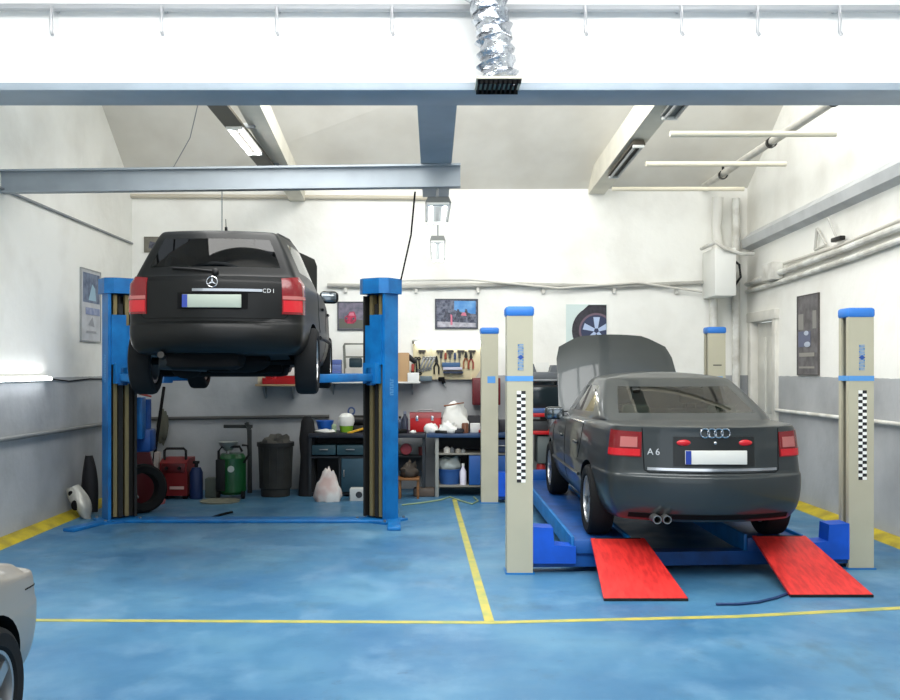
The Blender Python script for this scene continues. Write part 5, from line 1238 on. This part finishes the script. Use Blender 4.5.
# tool board
tbx0, tbx1 = X(413, 14.1), X(493, 14.1); ty = WY(.3)-.065
def tb(px): return X(px, 14.1)
o = thing('tool_board', 'cream tool board on the back wall between shelf and far lift post', 'tool board', (X(453, 14.1), ty, Z(379, 14.1)))
MB().bx(tbx0, tbx1, ty-.012, ty+.02, Z(379.5, 14.1), Z(344, 14.1), .004).build('board', mat('cream_board', (222, 216, 178), .6), o)
b = MB()
for px in (415, 431, 451, 471, 491): MB().bx(tb(px)-.008, tb(px)+.008, ty-.018, ty, Z(379.5, 14.1), Z(344, 14.1)).build('batten', mat('batten', (206, 198, 160), .6), o)
o = thing('tube_lamp', 'thin lit tube lamp over the tool board', 'lamp', (X(455, 14), ty-.1, Z(342, 14)), None)
MB().bx(X(413, 14), X(496, 14), ty-.09, ty+.0, Z(341, 14), Z(339, 14), .008).build('housing', white, o)
MB().tube([(X(415, 14), ty-.06, Z(342.6, 14)), (X(494, 14), ty-.06, Z(342.6, 14))], .014, 10).build('tube', tube_m, o)
for px in (413.5, 495.5): MB().box((X(px, 14), ty-.05, Z(342, 14)), (.05, .06, .05), bev=.01).build('end_cap', mat('grey_end_cap', (130, 126, 116), .5), o)
f = ty-.03
def spanner(px, py, L, ang, m, group='steel spanners on the tool board'):
    b = MB(); c = V((tb(px), f, Z(py, 14.1))); u = V((sin(ang), 0, cos(ang)))
    b.box(c, (.026, .012, L), ry=ang, bev=.004); 
    for s in (-1, 1):
        p = c+u*(s*L/2); b.tube([(p.x+cos(a)*.02, f, p.z+sin(a)*.02) for a in [2*pi*k/12 for k in range(12)]], .009, 6, True)
    return b, m
def driver(px, py, L, m, lab):
    t = thing('screwdriver', lab, 'screwdriver', (tb(px), f, Z(py, 14.1)), 'screwdrivers on the tool board')
    x, z = tb(px), Z(py, 14.1)
    MB().lathe([(0, 0), (.018, .005), (.02, .06), (.013, .1), (0, .1)], (x, f, z), 'z', 10).build('handle', m, t); MB().cyl((x, f, z-L), (x, f, z+.005), .006, None, 8).build('shaft', steel, t)
def pliers(px, py, m, lab, s=1.0):
    t = thing('pliers', lab, 'pliers', (tb(px), f, Z(py, 14.1)), 'pliers on the tool board'); x, z = tb(px), Z(py, 14.1)
    b = MB()
    for q in (-1, 1): b.tube([(x, f, z), (x+q*.03*s, f, z-.06*s), (x+q*.028*s, f, z-.15*s)], .011*s, 6)
    b.build('grip', m, t); b = MB(); b.prism([(x-.022*s, z), (x+.022*s, z), (x+.008*s, z+.075*s), (x-.008*s, z+.075*s)], 'y', f-.01, f+.01); b.cyl((x, f-.013, z), (x, f+.013, z), .018*s, None, 12); b.build('jaw', darkmetal, t)
for k, px in enumerate((421.5, 425, 428.5, 432)):
    b, m = spanner(px, 364.5-k*.4, .20-.01*k, R(22), steel); single(b, 'spanner', m, 'slanted steel spanner on the left half of the tool board', 'spanner', 'slanted steel spanners')
for k, px in enumerate((416.5, 419.5)):
    b, m = spanner(px, 366, .22, R(-4), darkmetal); single(b, 'spanner', m, 'dark spanner, one of two hanging upright at the left edge', 'spanner', 'dark spanners')
for k, (px, c) in enumerate(((441, (70, 70, 72)), (445.5, (150, 70, 50)), (450, (70, 70, 72)), (455, (60, 76, 110)), (459.5, (70, 70, 72)))):
    driver(px, 358.5+(k % 2), .12, mat('driver_handle_%d' % k, c, .45), ('dark-handled screwdriver, one of three on the tool board', 'screwdriver with reddish handle on the tool board', 'dark-handled screwdriver, one of three on the tool board', 'screwdriver with blue handle on the tool board', 'dark-handled screwdriver, one of three on the tool board')[k])
pliers(466, 357, mat('brown_grip', (150, 96, 66), .5), 'pliers with brown grips near the far lift post', 1.15)
pliers(471, 358, mat('red_grip', (150, 60, 50), .5), 'pliers with red grips next to the brown ones', 1.1)
pliers(436.5, 362, black, 'pliers with black grips at the centre of the tool board', 1.2)
for k, px in enumerate((422, 440, 450, 461, 472)):
    b = MB(); x, z = tb(px), Z(351, 14.1)
    b.bx(x-.055, x+.055, f-.02, f+.02, z-.016, z+.016, .006); b.bx(x-.035, x-.02, f-.03, f-.015, z-.05, z-.01); b.bx(x+.02, x+.035, f-.03, f-.015, z-.05, z-.01)
    single(b, 'tool_holder', mat('dark_holder', (74, 70, 66), .5), 'small dark tool holder in the top row of the tool board', 'holder', 'tool holders in the top row')
o = thing('socket_tray', 'blue tray with pale rim fixed low on the tool board', 'tray', (tb(452), f, Z(367, 14.1)))
b = MB(); b.bx(tb(442), tb(460), f-.09, f+.01, Z(367, 14.1), Z(362.5, 14.1), .006); b.build('tray', mat('tray_blue', (58, 92, 130), .45), o)
b = MB(); b.bx(tb(443), tb(462), f-.11, f+.01, Z(370, 14.1), Z(367.2, 14.1), .006); b.build('pale_rack', mat('pale_lilac', (186, 184, 200), .45), o)
single(MB().bx(tb(443), tb(463), f-.08, f+.01, Z(373.5, 14.1), Z(371.2, 14.1), .006), 'tool_rail', mat('navy_rail', (46, 56, 76), .5), 'navy rail fixed under the blue tray on the tool board', 'rail')
single(MB().bx(tb(420), tb(432), f-.1, f+.01, Z(381, 14.1), Z(376, 14.1), .008), 'parts_bin', mat('slate_bin', (92, 108, 116), .5), 'slate grey bin at the lower left of the tool board', 'bin')
o = thing('air_gun', 'black air gun hanging below the tool board', 'air gun', (tb(442.5), ty-.04, Z(386, 14.1)))
b = MB(); x = tb(441.5); b.box((x, ty-.03, Z(379, 14.1)), (.10, .05, .06), bev=.015); b.tube([(x+.01, ty-.03, Z(379, 14.1)), (x+.04, ty-.03, Z(383.5, 14.1))], .028); b.build('body', blackm, o)
b = MB(); b.tube([(x+.04, ty-.03, Z(383, 14.1)), (x+.07, ty-.03, Z(388, 14.1))], .014); b.build('nozzle', steel, o)
single(MB().prism([(tb(474), Z(380, 14.1)), (tb(483), Z(366, 14.1)), (tb(486), Z(370, 14.1)), (tb(479), Z(382, 14.1))], 'y', f-.02, f), 'work_sheet', mat('grey_sheet', (176, 172, 160), .6), 'grey slanted sheet pinned at the right end of the tool board', 'sheet')
# red cabinet behind far post, screens and red trolley
o = thing('wall_cabinet', 'dark red wall cabinet half hidden behind the far lift post', 'cabinet', (X(486, 14), 14.05, Z(405, 14)))
MB().bx(X(472.5, 13.95), X(500.5, 13.95), 13.95, 14.17, Z(405, 13.95), Z(378, 13.95), .01).build('case', mat('maroon_case', (108, 34, 38), .45), o)
MB().bx(X(474, 13.94), X(499, 13.94), 13.935, 13.952, Z(403.5, 13.95), Z(379.5, 13.95), .004).build('door', mat('maroon_door', (96, 30, 36), .4), o)
MB().bx(X(497, 13.93), X(498, 13.93), 13.92, 13.937, Z(394, 13.95), Z(389, 13.95), .002).build('handle', steel, o)
tr = thing('tool_trolley', 'tool trolley with red shelves left of the grey saloon car', 'trolley', (X(538, 13.2), 13.3, 0)); x0, x1 = X(527.5, 13.3), X(553, 13.2)
for z in (Z(432, 12.9), Z(414, 12.9), .18): MB().bx(x0, x1, 13.08, 13.58, z-.05, z, .008).build('shelf', red_p, tr)
for x in (x0+.02, x1-.02):
    for y in (13.10, 13.56): MB().bx(x-.015, x+.015, y-.015, y+.015, .07, Z(412, 12.9)).build('leg', greypaint, tr); MB().cyl((x-.015, y, .035), (x+.015, y, .035), .035, None, 14).build('caster', rubber, tr)
MB().bx(x0+.12, x1-.02, 13.12, 13.54, .48, .86, .01).build('grey_cabinet', mat('grey_green_cabinet', (92, 100, 98), .5), tr)
z = Z(414, 12.9)
b = single(MB().bx(X(531, 13.2), X(549, 13.2), 13.14, 13.4, z, z+.06, .01), 'instrument_case', mat('steel_blue_case', (62, 92, 142), .45), 'steel blue case lying on the red trolley top', 'case')
z2 = Z(432, 12.9)
single(MB().bx(X(532, 13.2), X(548, 13.2), 13.14, 13.5, z2, z2+.14, .012), 'test_device', mat('dark_device', (52, 56, 58), .5), 'dark device on the lower red trolley shelf', 'device')
mo = thing('monitor', 'dark monitor on a stand behind the trolley left of the raised bonnet', 'monitor', (X(544, 13.7), 13.8, 0))
MB().bx(X(527, 13.7), X(560, 13.7), 13.66, 13.74, Z(410, 13.7), Z(385, 13.7), .015).build('case', black, mo)
MB().bx(X(529, 13.7), X(558, 13.7), 13.65, 13.662, Z(408, 13.7), Z(387, 13.7), .004).build('screen', mat('dark_screen', (34, 44, 48), .15), mo)
b = MB(); b.bx(X(540, 13.8), X(548, 13.8), 13.74, 13.82, .05, Z(395, 13.7)); b.bx(X(530, 13.8), X(557, 13.8), 13.64, 14.0, 0, .05, .01); b.build('stand', darkmetal, mo)
pr = thing('printer', 'dark grey printer on a shelf above the monitor', 'printer', (X(545, 13.8), 13.9, Z(380, 13.8)))
b = MB(); z0 = Z(379, 13.7); b.bx(X(528, 13.7), X(560, 13.7), 13.7, 14.1, z0, z0+.1, .012); b.prism([(X(530, 13.7), z0+.1), (X(537, 13.7), z0+.1), (X(534, 13.7), z0+.22), (X(530, 13.7), z0+.22)], 'y', 13.75, 14.05); b.prism([(X(550, 13.7), z0+.1), (X(558, 13.7), z0+.1), (X(558, 13.7), z0+.2), (X(553, 13.7), z0+.2)], 'y', 13.75, 14.05); b.build('case', mat('grey_printer', (96, 100, 104), .5), pr)
MB().prism([(X(537, 13.8), z0+.1), (X(550, 13.8), z0+.1), (X(550, 13.8), z0+.24), (X(537, 13.8), z0+.24)], 'y', 13.95, 13.97).build('paper', white, pr)
b = MB(); b.bx(X(526, 13.75), X(562, 13.75), 13.66, WY(1.6)-.01, z0-.03, z0, .004)
sh3 = thing('wall_shelf', 'short grey wall shelf carrying the printer', 'shelf', (X(544, 13.8), 13.9, z0-.03)); b.build('board', greypaint, sh3)
for px in (532, 557): MB().prism([(14.25, z0-.03), (14.25, z0-.25), (13.9, z0-.03)], 'x', X(px, 14)-.01, X(px, 14)+.01).build('bracket', greypaint, sh3)
single(MB().lathe([(0, 0), (.06, 0), (.065, .26), (.05, .3), (0, .3)], (X(541, 13.2), 13.2, .18), 'z', 16), 'red_canister', mat('dull_red2', (150, 36, 36), .45), 'small red canister on the bottom shelf of the trolley', 'canister')
single(MB().bx(X(502, 12.9), X(512, 12.9), 12.95, 13.12, 0, .26, .012), 'parts_crate', mat('crate_blue', (34, 84, 176), .5), 'blue crate on the floor between the two left lift posts', 'crate')
# more small things on the benches and shelves
o = thing('cordless_drill', 'black cordless drill lying on the blue bench by the far lift post', 'drill', (X(488, 13.5), 13.45, bt))
b = MB(); xx = X(487, 13.5); b.cyl((xx-.1, 13.42, bt+.13), (xx+.08, 13.42, bt+.13), .035, .028, 14); b.tube([(xx-.05, 13.42, bt+.12), (xx-.07, 13.42, bt+.03)], .024); b.build('body', black, o); MB().box((xx-.07, 13.42, bt+.022), (.11, .08, .044), bev=.01).build('battery', mat('dull_red2', (150, 36, 36), .45), o)
single(MB().bx(X(435, 13.8), X(446, 13.8), 13.89, 13.98, bt, bt+.19, .01), 'parts_case', mat('dark_slate_case', (50, 54, 62), .5), 'dark slate case behind the small white bag on the bench', 'case')
single(MB().box((X(441, 13.35), 13.29, bt+.02), (.17, .05, .04), rz=R(-18), bev=.012), 'socket_wrench', darkmetal, 'dark wrench lying along the front edge of the blue bench', 'wrench')
single(MB().lathe([(0, 0), (.035, 0), (.035, .10), (.02, .12), (0, .12)], (X(334, 13.5), 13.5, bt), 'z', 14), 'lubricant_can', mat('pale_green_can', (150, 170, 140), .4), 'pale green can between blue basin and white canister', 'can')
blob('rag', mat('dark_rag', (44, 46, 52), .9, bump=.5), (X(459, 13.35), 13.3, bt), (.14, .1, .07), 'dark crumpled rag at the front of the blue bench top', 'rag', 71, amp=.25)
single(MB().lathe([(0, 0), (.045, 0), (.045, .13), (0, .13)], (X(488, 13.4), 13.42, sz), 'z', 14), 'paint_tin', mat('dim_steel_tin', (112, 116, 120), .4, .4), 'steel tin on the upper bench shelf by the far lift post', 'tin')
for k, (px, c, lab) in enumerate(((347.5, (196, 60, 52), 'small red cup on shelf edge left of the lift column'), (358, (226, 222, 214), 'small white cup on shelf edge beside the lift column'))):
    single(MB().lathe([(0, 0), (.028, 0), (.034, .09), (.03, .09), (.025, .008), (0, .008)], (X(px, 13.8), 13.80, sb_), 'z', 14), 'cup', mat('cup_%d' % k, c, .45), lab, 'cup')
single(MB().box((X(402, 13.5), 13.31, bt+.03), (.16, .06, .06), rz=R(30), bev=.015), 'air_ratchet', black, 'black air ratchet on the bench edge by the lift column', 'tool')
# hoses and sticks on the floor
def fl(px, py, h=.012):
    d = F*(EYE-h)/(py-HY); return (X(px, d), d, h)
single(MB().tube([fl(789, 593), fl(775, 598), fl(758, 602), fl(738, 604), fl(716, 604)], .011, 6), 'air_hose', mat('dark_blue_hose', (26, 54, 96), .5), 'dark blue hose lying on the floor between the red ramps', 'hose')
single(MB().tube([fl(402, 505), fl(420, 503), fl(440, 500), fl(450, 497), fl(462, 501), fl(472, 504), fl(478, 501), fl(474, 497)], .011, 6), 'air_hose', mat('pale_green_hose', (150, 168, 128), .5), 'pale green hose lying on the floor before the blue bench', 'hose')
single(MB().tube([fl(208, 519), fl(220, 515), fl(232, 512)], .016, 6), 'pry_bar', blackm, 'dark bar lying on the floor under the raised car', 'bar')
# ------------------------------------------------------------------ light and camera
w = bpy.data.worlds.new('World'); scene.world = w; w.use_nodes = True
w.node_tree.nodes['Background'].inputs[0].default_value = (.80, .90, 1, 1); w.node_tree.nodes['Background'].inputs[1].default_value = 1.2
def area(name, loc, rot, sx, sy, e, col=(1, 1, 1)):
    l = bpy.data.lights.new(name, 'AREA'); l.shape = 'RECTANGLE'; l.size = sx; l.size_y = sy; l.energy = e; l.color = col
    o = bpy.data.objects.new(name, l); COL.objects.link(o); o.location = loc; o.rotation_euler = rot; return o
ang = math.atan2(RZ-FZ, RID-7.25)
area('sloping_skylight', (.4, 8.9, 5.95), (ang*.8, R(-26), 0), 6.4, 3.0, 510, (1, .99, .96))
area('lintel_fill', (.2, 4.1, 5.12), (R(44), 0, 0), 6.6, 2.0, 500, (1, .99, .965))  # added fill, tilted toward the lintel to whiten it
area('open_gate_daylight', (0, -2.9, 2.2), (R(90), 0, 0), 8, 3.6, 40, (.97, .98, 1))
cam = bpy.data.cameras.new('Camera'); cam.sensor_width = 36; cam.sensor_fit = 'HORIZONTAL'; cam.lens = F/900*36
cam.shift_x = (450-HX)/900; cam.shift_y = (HY-350)/900
co = bpy.data.objects.new('Camera', cam); COL.objects.link(co); co.location = (0, 0, EYE); co.rotation_euler = (R(90), 0, 0)
scene.camera = co
vs = scene.view_settings; vs.view_transform = 'Standard'; vs.look = 'None'; vs.gamma = 1; vs.use_curve_mapping = False; vs.exposure = 0.1
scene.cycles.max_bounces = 8; scene.cycles.diffuse_bounces = 5; scene.cycles.transparent_max_bounces = 12
scene.cycles.caustics_reflective = False; scene.cycles.caustics_refractive = False
scene.cycles.use_denoising = True
